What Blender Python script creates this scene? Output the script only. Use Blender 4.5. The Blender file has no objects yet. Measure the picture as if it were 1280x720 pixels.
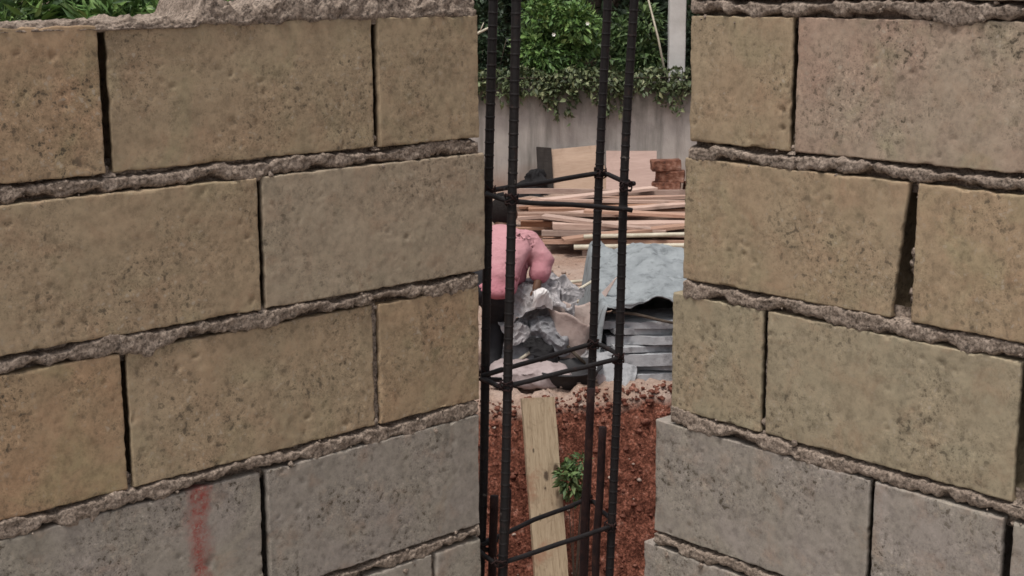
import bpy, bmesh, math, random
import numpy as np
from mathutils import Vector, noise, Matrix

random.seed(11)
R = math.radians
scene = bpy.context.scene
COL = scene.collection

# ------------------------------------------------------------------ helpers
def link(name, me, mat=None, parent=None, loc=None, smooth=True):
    o = bpy.data.objects.new(name, me)
    COL.objects.link(o)
    if mat is not None:
        me.materials.append(mat)
    if parent is not None:
        o.parent = parent
    if loc is not None:
        o.location = loc
    if smooth and len(me.polygons):
        me.polygons.foreach_set('use_smooth', [True] * len(me.polygons))
    return o

def tag(o, label, cat, group=None, kind=None):
    if label: o['label'] = label
    if cat: o['category'] = cat
    if group: o['group'] = group
    if kind: o['kind'] = kind
    return o

def empty(name, loc, rz=0.0):
    o = bpy.data.objects.new(name, None)
    o.empty_display_size = .1
    COL.objects.link(o)
    o.location = loc
    o.rotation_euler = (0, 0, rz)
    return o

class MB:
    """collects vertices and faces, builds ONE mesh object"""
    def __init__(s): s.v = []; s.f = []; s.c = []
    def add(s, vs, fs):
        n = len(s.v); s.v += [tuple(p) for p in vs]; s.f += [tuple(i + n for i in f) for f in fs]
    def box(s, x0, x1, y0, y1, z0, z1):
        s.add([(x0,y0,z0),(x1,y0,z0),(x1,y1,z0),(x0,y1,z0),(x0,y0,z1),(x1,y0,z1),(x1,y1,z1),(x0,y1,z1)],
              [(0,3,2,1),(4,5,6,7),(0,1,5,4),(1,2,6,5),(2,3,7,6),(3,0,4,7)])
    def tube(s, pts, rad, n=8, cap=True):
        pts = [Vector(p) for p in pts]
        rs = rad if isinstance(rad, (list, tuple)) else [rad] * len(pts)
        vs = []; up = None
        for i, p in enumerate(pts):
            d = (pts[min(i+1, len(pts)-1)] - pts[max(i-1, 0)]).normalized()
            if up is None:
                up = Vector((0,0,1)) if abs(d.z) < .8 else Vector((1,0,0))
            a = d.cross(up).normalized(); b = a.cross(d).normalized(); up = b
            for k in range(n):
                t = 2*math.pi*k/n
                vs.append(p + (a*math.cos(t) + b*math.sin(t)) * rs[i])
        fs = []
        for i in range(len(pts)-1):
            for k in range(n):
                fs.append((i*n+k, i*n+(k+1)%n, (i+1)*n+(k+1)%n, (i+1)*n+k))
        if cap:
            fs.append(tuple(range(n-1,-1,-1))); fs.append(tuple((len(pts)-1)*n+k for k in range(n)))
        s.add(vs, fs)
    def grid(s, nu, nv, fn, closed_u=False):
        vs = [fn(i, j) for j in range(nv) for i in range(nu)]
        fs = []
        for j in range(nv-1):
            for i in range(nu if closed_u else nu-1):
                i2 = (i+1) % nu
                fs.append((j*nu+i, j*nu+i2, (j+1)*nu+i2, (j+1)*nu+i))
        s.add(vs, fs)
    def mesh(s, name):
        me = bpy.data.meshes.new(name); me.from_pydata(s.v, [], s.f); me.update(); return me
    def build(s, name, mat, parent=None, loc=None, smooth=True):
        return link(name, s.mesh(name), mat, parent, loc, smooth)

def nz(x, y, z): return noise.noise(Vector((x, y, z)))
def fbm(x, y, z, o=4): return noise.fractal(Vector((x, y, z)), 1.0, 2.0, o)
def sst(a, b, x):
    t = min(1, max(0, (x-a)/(b-a))); return t*t*(3-2*t)

# ------------------------------------------------------------------ materials
class NT:
    def __init__(s, name, rough=.9, spec=.3):
        s.m = bpy.data.materials.new(name); s.m.use_nodes = True
        s.t = s.m.node_tree; s.n = s.t.nodes; s.b = s.n['Principled BSDF']
        s.b.inputs['Roughness'].default_value = rough
        s.b.inputs['Specular IOR Level'].default_value = spec
        s.tc = s.n.new('ShaderNodeTexCoord')
    def L(s, a, b): s.t.links.new(a, b)
    def noise(s, scale, detail=5, rough=.6, co='Object', dist=0, vec=None):
        n = s.n.new('ShaderNodeTexNoise'); n.inputs['Scale'].default_value = scale
        n.inputs['Detail'].default_value = detail; n.inputs['Roughness'].default_value = rough
        n.inputs['Distortion'].default_value = dist
        s.L(vec or s.tc.outputs[co], n.inputs['Vector']); return n.outputs['Fac']
    def voro(s, scale, co='Object', feature='F1'):
        n = s.n.new('ShaderNodeTexVoronoi'); n.inputs['Scale'].default_value = scale
        n.feature = feature
        s.L(s.tc.outputs[co], n.inputs['Vector']); return n.outputs['Distance']
    def ramp(s, fac, stops):
        n = s.n.new('ShaderNodeValToRGB'); e = n.color_ramp.elements
        while len(e) < len(stops): e.new(.5)
        for k, (p, c) in enumerate(stops):
            e[k].position = p; e[k].color = (c, c, c, 1) if not isinstance(c, tuple) else (*c, 1)
        s.L(fac, n.inputs['Fac']); return n.outputs['Color']
    def mix(s, fac, a, b, mode='MIX'):
        n = s.n.new('ShaderNodeMix'); n.data_type = 'RGBA'; n.blend_type = mode
        for sock, v in ((n.inputs[0], fac), (n.inputs[6], a), (n.inputs[7], b)):
            if isinstance(v, (int, float)): sock.default_value = v
            elif isinstance(v, tuple): sock.default_value = (*v, 1)
            else: s.L(v, sock)
        return n.outputs[2]
    def math(s, op, a, b=0.0):
        n = s.n.new('ShaderNodeMath'); n.operation = op
        for sock, v in ((n.inputs[0], a), (n.inputs[1], b)):
            if isinstance(v, (int, float)): sock.default_value = v
            else: s.L(v, sock)
        return n.outputs[0]
    def rnd(s):
        n = s.n.new('ShaderNodeObjectInfo'); return n.outputs['Random']
    def col(s, c):
        if isinstance(c, tuple): s.b.inputs['Base Color'].default_value = (*c, 1)
        else: s.L(c, s.b.inputs['Base Color'])
        return s
    def bump(s, h, strength=.5, dist=.003):
        n = s.n.new('ShaderNodeBump'); n.inputs['Strength'].default_value = strength
        n.inputs['Distance'].default_value = dist
        s.L(h, n.inputs['Height']); s.L(n.outputs[0], s.b.inputs['Normal']); return s

def patch_c(t, V):
    return t.ramp(t.noise(16, 5, .7, vec=V, dist=.5), [(.52, 0.0), (.70, 1.0)])

def block_mat(name, base, tint_a, tint_b, lo, coarse, stain=False):
    t = NT(name, .95, .15)
    # every block gets its own place in the noise through its object coordinates + random
    r = t.rnd()
    mp = t.n.new('ShaderNodeVectorMath'); mp.operation = 'ADD'
    cb = t.n.new('ShaderNodeCombineXYZ')
    t.L(t.math('MULTIPLY', r, 37.0), cb.inputs[0]); t.L(t.math('MULTIPLY', r, 91.0), cb.inputs[1])
    t.L(t.tc.outputs['Object'], mp.inputs[0]); t.L(cb.outputs[0], mp.inputs[1])
    V = mp.outputs[0]
    big = t.noise(5.5, 4, .55, vec=V)
    big2 = t.noise(8.0, 4, .6, vec=V, dist=.8)
    c = t.mix(t.ramp(big, [(.38, 0.0), (.66, 1.0)]), base, tint_a)
    c = t.mix(t.ramp(big2, [(.5, 0.0), (.72, .85)]), c, tint_b)
    # brightness of the batch
    c = t.mix(t.math('MULTIPLY', r, .42), c, lo)
    mid = t.noise(38, 5, .7, vec=V)
    c = t.mix(.6, c, t.ramp(mid, [(.28, .50), (.5, 1.0), (.72, 1.32)]), 'MULTIPLY')
    c = t.mix(t.math('MULTIPLY', patch_c(t, V), .26), c, (.33, .19, .12))
    fine = t.noise(210, 4, .75, vec=V)
    patch = t.ramp(t.noise(7, 3, .6, vec=V), [(.41, .24), (.60, 1.0)])
    c = t.mix(t.math('MULTIPLY', patch, .95 if coarse else .75), c, t.ramp(fine, [(.32, .22), (.45, .88), (.58, 1.08), (.70, 1.75)]), 'MULTIPLY')
    grit = t.noise(105, 3, .6, vec=V)
    c = t.mix(t.math('MULTIPLY', patch, t.ramp(grit, [(.580, 0.0), (.645, .92 if coarse else .78)])), c, (.075, .06, .045))
    c = t.mix(t.math('MULTIPLY', patch, t.ramp(grit, [(.32, .55), (.39, 0.0)])), c, (.48, .41, .33))
    if stain:
        sep = t.n.new('ShaderNodeSeparateXYZ'); t.L(t.tc.outputs['Object'], sep.inputs[0])
        wob = t.math('MULTIPLY', t.math('SUBTRACT', t.noise(20, 4, .6), .5), .05)
        d = t.math('ABSOLUTE', t.math('ADD', t.math('SUBTRACT', sep.outputs[0], stain), wob))
        mk = t.math('MULTIPLY', t.ramp(d, [(.004, 1.0), (.026, 0.0)]), t.ramp(fine, [(.38, .15), (.50, 1.0)]))
        c = t.mix(t.math('MULTIPLY', mk, t.ramp(t.noise(60, 4, .7), [(.3, .35), (.6, .9)])), c, (.26, .05, .04))
    t.col(c)
    h = t.math('ADD', t.math('MULTIPLY', fine, .6), t.math('MULTIPLY', grit, -.9))
    return t.bump(t.math('MULTIPLY', h, t.math('ADD', t.math('MULTIPLY', patch, .6), .4)), .75, .0022).m

M = {}
M['tan'] = block_mat('sandcrete_tan', (.314,.237,.154), (.330,.229,.146), (.296,.244,.150), (.308,.251,.178), False)
M['olive'] = block_mat('sandcrete_olive', (.300,.254,.174), (.308,.247,.166), (.285,.250,.172), (.31,.258,.190), False)
M['pale'] = block_mat('sandcrete_pale', (.322,.262,.194), (.325,.256,.187), (.31,.262,.190), (.325,.265,.20), False)
M['rust'] = block_mat('sandcrete_rust', (.314,.230,.146), (.338,.218,.134), (.298,.243,.142), (.308,.242,.164), True)
M['mottled'] = block_mat('sandcrete_mottled', (.325,.258,.195), (.345,.235,.180), (.285,.255,.165), (.34,.275,.215), True)
M['grey'] = block_mat('sandcrete_grey', (.285,.248,.222), (.27,.24,.20), (.31,.275,.225), (.25,.22,.195), True)
M['grey_stain'] = block_mat('sandcrete_grey_red', (.285,.248,.222), (.27,.24,.20), (.31,.275,.225), (.25,.22,.195), True, stain=.362)

t = NT('mortar', .97, .1)
c = t.ramp(t.noise(30, 5, .7), [(.3, (.145,.112,.090)), (.5, (.225,.178,.145)), (.72, (.31,.252,.208))])
c = t.mix(.6, c, t.ramp(t.noise(230, 3, .7), [(.36, .12), (.47, .92), (.66, 1.9)]), 'MULTIPLY')
c = t.mix(t.ramp(t.noise(75, 4, .7), [(.58, 0.0), (.66, .8)]), c, (.05,.042,.036))
M['mortar'] = t.col(c).bump(t.noise(190, 4, .75), .6, .004).m

t = NT('rebar_steel', .75, .35)
c = t.ramp(t.noise(45, 5, .7), [(.35, (.006,.0045,.005)), (.58, (.011,.008,.008)), (.78, (.040,.018,.013))])
c = t.mix(t.ramp(t.noise(26, 5, .7), [(.66, 0.0), (.72, .55)]), c, (.20,.17,.15))
M['steel'] = t.col(c).bump(t.noise(160, 3, .6), .4, .001).m
t = NT('rebar_steel_rusty', .85, .25)
c = t.ramp(t.noise(40, 5, .7), [(.3, (.010,.006,.007)), (.55, (.025,.011,.010)), (.78, (.07,.032,.022))])
M['steel_rusty'] = t.col(c).bump(t.noise(160, 3, .6), .4, .001).m

def wood_mat(name, a, b, cdark, co='Object'):
    t = NT(name, .8, .25)
    mp = t.n.new('ShaderNodeMapping'); mp.inputs['Scale'].default_value = (1.2, 14, 14)
    t.L(t.tc.outputs[co], mp.inputs['Vector'])
    g = t.noise(5, 6, .65, vec=mp.outputs[0], dist=.6)
    c = t.ramp(g, [(.3, a), (.6, b)])
    hs = t.n.new('ShaderNodeHueSaturation')
    r = t.rnd()
    t.L(t.math('ADD', .62, t.math('MULTIPLY', r, .68)), hs.inputs['Value'])
    t.L(t.math('ADD', .7, t.math('MULTIPLY', t.math('FRACT', t.math('MULTIPLY', r, 7.3)), .5)), hs.inputs['Saturation'])
    t.L(c, hs.inputs['Color'])
    c = t.mix(t.ramp(t.noise(3.5, 4, .6), [(.58, 0.0), (.78, .6)]), hs.outputs[0], cdark)
    return t.col(c).bump(g, .3, .003).m
M['timber'] = wood_mat('sawn_timber', (.29,.155,.108), (.44,.275,.20), (.08,.05,.038))
M['plank'] = wood_mat('scaffold_plank', (.27,.195,.120), (.40,.30,.195), (.13,.095,.06))
M['sheet'] = wood_mat('plywood', (.37,.24,.16), (.44,.30,.21), (.22,.14,.10))
M['sheet_pink'] = wood_mat('plywood_pinkish', (.33,.225,.19), (.39,.27,.23), (.24,.16,.13))

t = NT('muddy_plank', .85, .2)
mp = t.n.new('ShaderNodeMapping'); mp.inputs['Scale'].default_value = (1.2, 13, 13); t.L(t.tc.outputs['Object'], mp.inputs['Vector'])
g = t.noise(5, 7, .7, vec=mp.outputs[0], dist=1.2)
c = t.ramp(g, [(.30, (.15,.105,.068)), (.44, (.27,.205,.135)), (.7, (.36,.285,.195))])
c = t.mix(t.ramp(t.noise(9, 5, .7, dist=1.0), [(.56, 0.0), (.74, .75)]), c, (.16,.115,.075))
mk = t.n.new('ShaderNodeMapping'); mk.inputs['Scale'].default_value = (3.4, 7.5, 7.5); mk.inputs['Location'].default_value = (.37, .2, .1); t.L(t.tc.outputs['Object'], mk.inputs['Vector'])
vk = t.n.new('ShaderNodeTexVoronoi'); vk.inputs['Scale'].default_value = 1.0; t.L(mk.outputs[0], vk.inputs['Vector'])
c = t.mix(t.ramp(vk.outputs['Distance'], [(.10, .92), (.17, 0.0)]), c, (.045,.028,.018))
for px_, py_, r_ in ((.86, .012, .045), (.60, -.05, .03), (1.03, -.06, .022), (.78, .0, .022)):
    sb = t.n.new('ShaderNodeVectorMath'); sb.operation = 'SUBTRACT'; t.L(t.tc.outputs['Object'], sb.inputs[0]); sb.inputs[1].default_value = (px_, py_, .03)
    ml = t.n.new('ShaderNodeVectorMath'); ml.operation = 'MULTIPLY'; t.L(sb.outputs[0], ml.inputs[0]); ml.inputs[1].default_value = (1, 2.2, .3)
    ln = t.n.new('ShaderNodeVectorMath'); ln.operation = 'LENGTH'; t.L(ml.outputs[0], ln.inputs[0])
    dd = t.math('ADD', ln.outputs['Value'], t.math('MULTIPLY', t.math('SUBTRACT', t.noise(45, 4, .7), .5), .04))
    c = t.mix(t.ramp(t.math('DIVIDE', dd, r_), [(.55, .9), (1.0, 0.0)]), c, (.05,.034,.024))
c = t.mix(t.ramp(t.noise(4, 6, .7), [(.55, 0.0), (.66, .7)]), c, (.23,.12,.075))
M['plank'] = t.col(c).bump(g, .5, .004).m
t = NT('soil', .98, .05)
sep = t.n.new('ShaderNodeSeparateXYZ'); t.L(t.tc.outputs['Object'], sep.inputs[0])
top = t.ramp(t.noise(2.3, 6, .65), [(.3, (.27,.17,.125)), (.52, (.36,.26,.21)), (.75, (.43,.34,.29))])
top = t.mix(.6, top, t.ramp(t.noise(40, 4, .7), [(.3, .5), (.5, 1.0), (.7, 1.3)]), 'MULTIPLY')
red = t.ramp(t.noise(11, 8, .8), [(.32, (.030,.012,.009)), (.45, (.12,.045,.030)), (.57, (.23,.090,.060)), (.68, (.42,.24,.185))])
red = t.mix(.7, red, t.ramp(t.noise(55, 3, .7), [(.35, .2), (.5, .85), (.66, 2.1)]), 'MULTIPLY')
lvl = t.math('ADD', sep.outputs[2], t.math('MULTIPLY', t.math('SUBTRACT', t.noise(6, 4, .6), .5), .13))
mk = t.ramp(t.math('MULTIPLY', t.math('ADD', lvl, 3.2), 1.0), [(.35, 0.0), (.42, 1.0)])
M['soil'] = t.col(t.mix(mk, red, top)).bump(t.noise(70, 5, .7), .8, .02).m
t = NT('laterite_clod', .98, .05)
c = t.ramp(t.noise(20, 5, .7), [(.3, (.05,.018,.014)), (.5, (.13,.050,.035)), (.75, (.36,.19,.14))])
M['clod'] = t.col(c).bump(t.noise(80, 4, .7), .6, .008).m
t = NT('pebble', .95, .1)
M['pebble'] = t.col(t.ramp(t.noise(14, 3, .6), [(.3, (.20,.13,.10)), (.6, (.36,.28,.235))])).m

t = NT('plaster', .95, .1)
c = t.ramp(t.noise(1.6, 6, .6), [(.3, (.28,.25,.235)), (.5, (.385,.348,.322)), (.72, (.47,.42,.385))])
mp = t.n.new('ShaderNodeMapping'); mp.inputs['Scale'].default_value = (4.5, 4.5, .5)
t.L(t.tc.outputs['Object'], mp.inputs['Vector'])
c = t.mix(t.ramp(t.noise(1.5, 5, .65, vec=mp.outputs[0]), [(.45, 0.0), (.75, .75)]), c, (.13,.12,.105))
sep = t.n.new('ShaderNodeSeparateXYZ'); t.L(t.tc.outputs['Object'], sep.inputs[0])
c = t.mix(t.ramp(t.math('ADD', sep.outputs[2], t.math('MULTIPLY', t.noise(5, 5, .6), .3)), [(.15, .75), (.55, 0.0)]), c, (.27,.17,.125))
c = t.mix(t.ramp(t.math('MULTIPLY', t.math('ADD', sep.outputs[2], t.math('MULTIPLY', t.noise(3.5, 5, .65), .55)), .5), [(.62, 0.0), (.80, .85)]), c, (.085,.080,.065))
M['plaster'] = t.col(c).bump(t.noise(25, 5, .7), .4, .01).m
t = NT('concrete', .93, .2)
c = t.ramp(t.noise(4, 6, .6), [(.3, (.29,.27,.25)), (.7, (.42,.40,.37))])
M['concrete'] = t.col(c).bump(t.noise(60, 4, .7), .4, .004).m
t = NT('weathered_post', .9, .2)
c = t.ramp(t.noise(3, 6, .6), [(.3, (.42,.40,.38)), (.7, (.60,.58,.56))])
M['post'] = t.col(c).bump(t.noise(30, 4, .7), .3, .01).m

def leaf_mat(name, lo, mid, hi, rough=.55):
    t = NT(name, rough, .4)
    a = t.n.new('ShaderNodeAttribute'); a.attribute_name = 'leaf_tone'
    c = t.ramp(a.outputs['Fac'], [(0.0, lo), (.5, mid), (1.0, hi)])
    t.col(c)
    t.b.inputs['Transmission Weight'].default_value = 0
    return t.m
M['leaf_bright'] = leaf_mat('leaf_bright', (.032,.068,.020), (.110,.205,.050), (.31,.42,.15))
M['leaf_dark'] = leaf_mat('leaf_dark', (.010,.020,.009), (.022,.042,.017), (.05,.085,.035))
M['leaf_mid'] = leaf_mat('leaf_mid', (.034,.062,.022), (.085,.140,.048), (.20,.26,.10))
M['leaf_creeper'] = leaf_mat('leaf_creeper', (.028,.040,.018), (.085,.110,.045), (.27,.28,.15))
t = NT('bark', .95, .1)
M['bark'] = t.col(t.ramp(t.noise(9, 5, .7), [(.3, (.035,.026,.02)), (.7, (.12,.095,.075))])).bump(t.noise(30, 4, .7), .6, .01).m
t = NT('dry_cane', .8, .2)
M['cane'] = t.col(t.ramp(t.noise(12, 4, .6), [(.3, (.40,.36,.28)), (.7, (.58,.53,.43))])).m
t = NT('petal', .7, .2); M['petal'] = t.col((.80,.80,.74)).m

def sack_mat(name, a, b, smear):
    t = NT(name, .85, .2)
    c = t.ramp(t.noise(7, 5, .65), [(.3, a), (.7, b)])
    c = t.mix(t.ramp(t.noise(12, 5, .65), [(.52, 0.0), (.68, .8)]), c, smear)
    return t.col(c).bump(t.noise(45, 4, .6), .4, .008).m
M['sack_grey'] = sack_mat('sack_grey', (.17,.165,.178), (.25,.25,.26), (.11,.105,.11))
M['sack_layer'] = sack_mat('sack_pale_grey', (.30,.305,.32), (.42,.425,.435), (.17,.172,.18))
M['sack_pink'] = sack_mat('sack_pinkish', (.33,.255,.23), (.43,.345,.31), (.22,.16,.14))
M['sack_dust'] = sack_mat('sack_dusty', (.28,.225,.22), (.38,.315,.31), (.19,.15,.145))
M['paper'] = sack_mat('crumpled_paper', (.20,.188,.19), (.42,.395,.40), (.06,.055,.06))
M['tarp'] = sack_mat('tarpaulin', (.19,.206,.216), (.275,.295,.305), (.11,.12,.126))
t = NT('black_rubber', .6, .4); M['rubber'] = t.col((.014,.013,.015)).m
t = NT('black_plastic', .8, .25); M['black_plastic'] = t.col((.010,.009,.010)).bump(t.noise(12, 4, .6), .5, .02).m
t = NT('rusty_drum', .85, .3)
c = t.ramp(t.noise(9, 6, .7), [(.32, (.045,.02,.015)), (.5, (.16,.065,.04)), (.62, (.27,.14,.10)), (.75, (.45,.36,.31))])
M['drum'] = t.col(c).bump(t.noise(20, 4, .6), .3, .01).m
t = NT('skin', .6, .35); M['skin'] = t.col((.11,.055,.033)).m
t = NT('hair', .9, .2); M['hair'] = t.col((.012,.009,.008)).bump(t.noise(120, 3, .7), .7, .01).m
t = NT('eye', .3, .5); M['eye'] = t.col((.25,.23,.21)).m
t = NT('pink_shirt', .85, .15)
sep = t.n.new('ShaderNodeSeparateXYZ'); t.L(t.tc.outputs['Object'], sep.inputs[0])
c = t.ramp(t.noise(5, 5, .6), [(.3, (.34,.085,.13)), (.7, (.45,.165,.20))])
lit_top = t.ramp(t.math('ADD', t.math('MULTIPLY', sep.outputs[2], 1.0), t.math('MULTIPLY', t.noise(7, 4, .6), .25)), [(.70, 0.0), (1.15, .75)])
c = t.mix(lit_top, c, (.46,.265,.275))    # shading painted in: shirt top paler as if lit, redder below
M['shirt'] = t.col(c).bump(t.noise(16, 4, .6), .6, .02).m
t = NT('black_trousers', .9, .15); M['trousers'] = t.col(t.ramp(t.noise(8, 4, .6), [(.3, (.012,.012,.014)), (.7, (.028,.026,.028))])).m
t = NT('shoe', .7, .3); M['shoe'] = t.col((.03,.022,.018)).m

# ------------------------------------------------------------------ layout (metres, eye = z 0 at the origin, +Y = view)
YAW = 0.8286403
dL = Vector((math.sin(YAW), math.cos(YAW), 0)); dR = Vector((-math.cos(YAW), math.sin(YAW), 0))
BL, AR = 2.034, 1.998          # inner faces of the two walls
TH = .15
PITCH = .25                    # course height
Z0 = -.0476                    # top bed joint
ZF = Z0 - 6*PITCH              # floor slab top
HJ = .0135                     # half bed joint

def block_mesh(L, H, seed, res, skew=0):
    """one sandcrete block: worn front face with chipped rim, local x 0..L, y 0 front .. TH back, z 0..H"""
    def lines(D):
        n = max(4, round(D/res)); a = [D*i/n for i in range(n+1)]
        return [0, .0012] + a[1:-1] + [D-.0012, D]
    gx, gz = lines(L), lines(H)
    nu, nv = len(gx)-1, len(gz)-1
    s = seed * 13.7
    dy0 = random.uniform(-.003, .003); tl = random.uniform(-.006, .006); tv = random.uniform(-.012, .012)
    fine = res < .006
    V = []
    for j in range(nv+1):
        for i in range(nu+1):
            x, z = gx[i], gz[j]
            ex, ez = min(x, L-x), min(z, H-z)
            # wavering arris
            if i in (0, 1, nu-1, nu): x += (1 if i < 2 else -1) * (.0008 + .0030*abs(fbm(z*30, s, 0 if i < 2 else 9, 4)))
            if j in (0, 1, nv-1, nv): z += (1 if j < 2 else -1) * (.0008 + .0034*abs(fbm(x*26, s, 7 if j < 2 else 19, 4)))
            r = .0014 + .0040*max(0, fbm(x*22, z*22, s+3, 3)) + .022*max(0, nz(x*13, z*13, s+8)-.40)
            def rnd_edge(e): return 0 if e >= r else r - math.sqrt(max(0, r*r-(r-e)**2))
            y = min(.012, rnd_edge(ex) + rnd_edge(ez))
            y += dy0 + tl*(x-L/2) + tv*(z-H/2)
            y += .0011*fbm(x*9, z*9, s, 3)
            if fine:
                n = fbm(x*70, z*70, s, 3)
                m = sst(-.15, .30, nz(x*8, z*8, s+20))
                y += (.0002 + .0004*m)*n
                p = nz(x*75, z*75, s+50)
                if p > .50: y += (p-.50)*.016*(.2 + m)
            V.append((x + skew*(x/L)*(z/H-.5), y, z))
    mb = MB()
    W = nu+1
    F = [(j*W+i, j*W+i+1, (j+1)*W+i+1, (j+1)*W+i) for j in range(nv) for i in range(nu)]
    mb.add(V, F)
    rim = [i for i in range(nu+1)] + [j*W+nu for j in range(1, nv+1)] + [nv*W+i for i in range(nu-1, -1, -1)] + [j*W for j in range(nv-1, 0, -1)]
    b0 = len(mb.v)
    n = len(rim); prev = rim
    for yy, ins in ((.012, .001), (.019, .014), (.085, .016), (.12, 0), (TH, 0)):    # block ends undercut behind the arris, shaped to darken the open joints
        cur = list(range(len(mb.v), len(mb.v)+n))
        for k in rim:
            x, y, z = mb.v[k]; i_ = ins*sst(.0, .012, min(z, H-z))
            x = x + i_*sst(.03, .0, x) - i_*sst(.03, .0, L-x)
            mb.v.append((x, max(yy, y+.001), z))
        for k in range(n):
            mb.f.append((prev[(k+1) % n], prev[k], cur[k], cur[(k+1) % n]))
        prev = cur
    mb.f.append(tuple(prev[k] for k in range(n-1, -1, -1)))
    return mb.mesh('block')

def bed_joint(mb, u0, u1, zc, sgn, seed, res, rk=0.0):
    """mortar squeezed out of a bed joint as a lumpy relief that dives behind the block faces"""
    nu = max(8, round((u1-u0)/res)); zr = .033; nv = 36 if res < .006 else 10
    lim = lambda x: min(u1, max(u0, x))
    def fn(i, j):
        u = u0 + (u1-u0)*i/nu; dz = -zr + 2*zr*j/(nv-1)
        a = fbm(u*11, seed*3.1, 1.7, 3); b = fbm(u*9, seed*5.3, 9.1, 3)
        c = fbm(u*45, seed*2.2, 4.4, 3)
        lo = -(.0125 + .017*a + .007*c + .004*nz(u*110, seed, 2))          # lower edge smears over the block below
        hi = .0110 + .008*b + .004*c + .003*nz(u*120, seed, 5)             # upper edge mostly raked back
        w = fbm(u*60, dz*60, seed*7.7, 4)
        w2 = nz(u*130, dz*130, seed*9.9)
        inside = min(dz-lo, hi-dz)
        crumb = max(0, nz(u*85, dz*85, seed*4.1)-.18)
        smear = sst(.000, .007, dz-lo)
        y = .0030 - .0042*smear - .0016*fbm(u*26, dz*34, seed*7.7, 3) - .0016*w2 - .007*crumb + .012*max(0, nz(u*30, dz*40, seed)-.34)
        rake = sst(.0045, .0015, hi-dz + .003*nz(u*50, seed, 6)) * sst(-.05, .20, nz(u*6, seed*1.9, 2.0) + rk)
        y += .024*rake
        y += .020*sst(.0008, -.003, inside)
        z = zc + dz
        return (sgn*u, y, z)
    if sgn < 0:
        f0 = fn; fn = lambda i, j: f0(nu-i, j)
    mb.grid(nu+1, nv, fn)
    if res < .006:
        rk = random.Random(int(seed*100))
        for q in range(int((u1-u0)*26)):
            u = rk.uniform(u0, u1)
            if nz(u*7, seed, 11) < -.05: continue
            lump(mb, (sgn*u, rk.uniform(-.004, .004), zc + rk.gauss(-.004, .010)), .0015+.0045*rk.random()**2.5, q)
    a, b = sorted((sgn*u0, sgn*u1))
    mb.box(a+.002, b-.002, .022, TH-.012, zc-HJ-.001, zc+HJ+.001)

def top_bed(mb, u0, u1, sgn, seed, prof, z_base, res=.004):
    """spread mortar on a free wall top: relief front plus sloppy top"""
    nu = round((u1-u0)/res); nv = 40
    path = []
    def fn(i, j):
        u = u0 + (u1-u0)*i/nu
        h = prof(u) * (1 + .5*fbm(u*24, seed, 3, 3)) + .004*fbm(u*70, seed, 8, 2)
        h = max(.002, h)
        t = j/(nv-1)
        if t < .4:                      # front, from below the arris to the top
            q = t/.4; z = -.012 + (h+.012)*q; y = -.003 + .011*sst(.0, .25, .25-q) + .010*q*q
        elif t < .85:                   # top
            q = (t-.4)/.45; z = h - .004*q; y = .007 + (TH-.02)*q
        else:
            q = (t-.85)/.15; z = (h-.004)*(1-q) - .01*q; y = TH-.013 + .008*q
        n = fbm(u*55, t*13, seed*3, 4); n2 = nz(u*140, t*40, seed)
        k = min(1, h/.012)
        y -= (.006*n + .003*n2)*k; z += (.006*n + .002*n2)*k*(1 if t > .1 else 0)
        return (sgn*u, y, z_base+z)
    mb.grid(nu+1, nv, fn)

def lump(mb, c, r, seed):
    nu, nv = 8, 6
    def fn(i, j):
        th, ph = 2*math.pi*i/nu, math.pi*j/(nv-1)
        d = Vector((math.sin(ph)*math.cos(th), math.sin(ph)*math.sin(th), math.cos(ph)))
        k = r*(1 + .8*nz(d.x*1.4+seed, d.y*1.4, d.z*1.4))
        return (c[0]+d.x*k, c[1]+d.y*k, c[2]+d.z*k)
    mb.grid(nu, nv, fn, closed_u=True)

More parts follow.
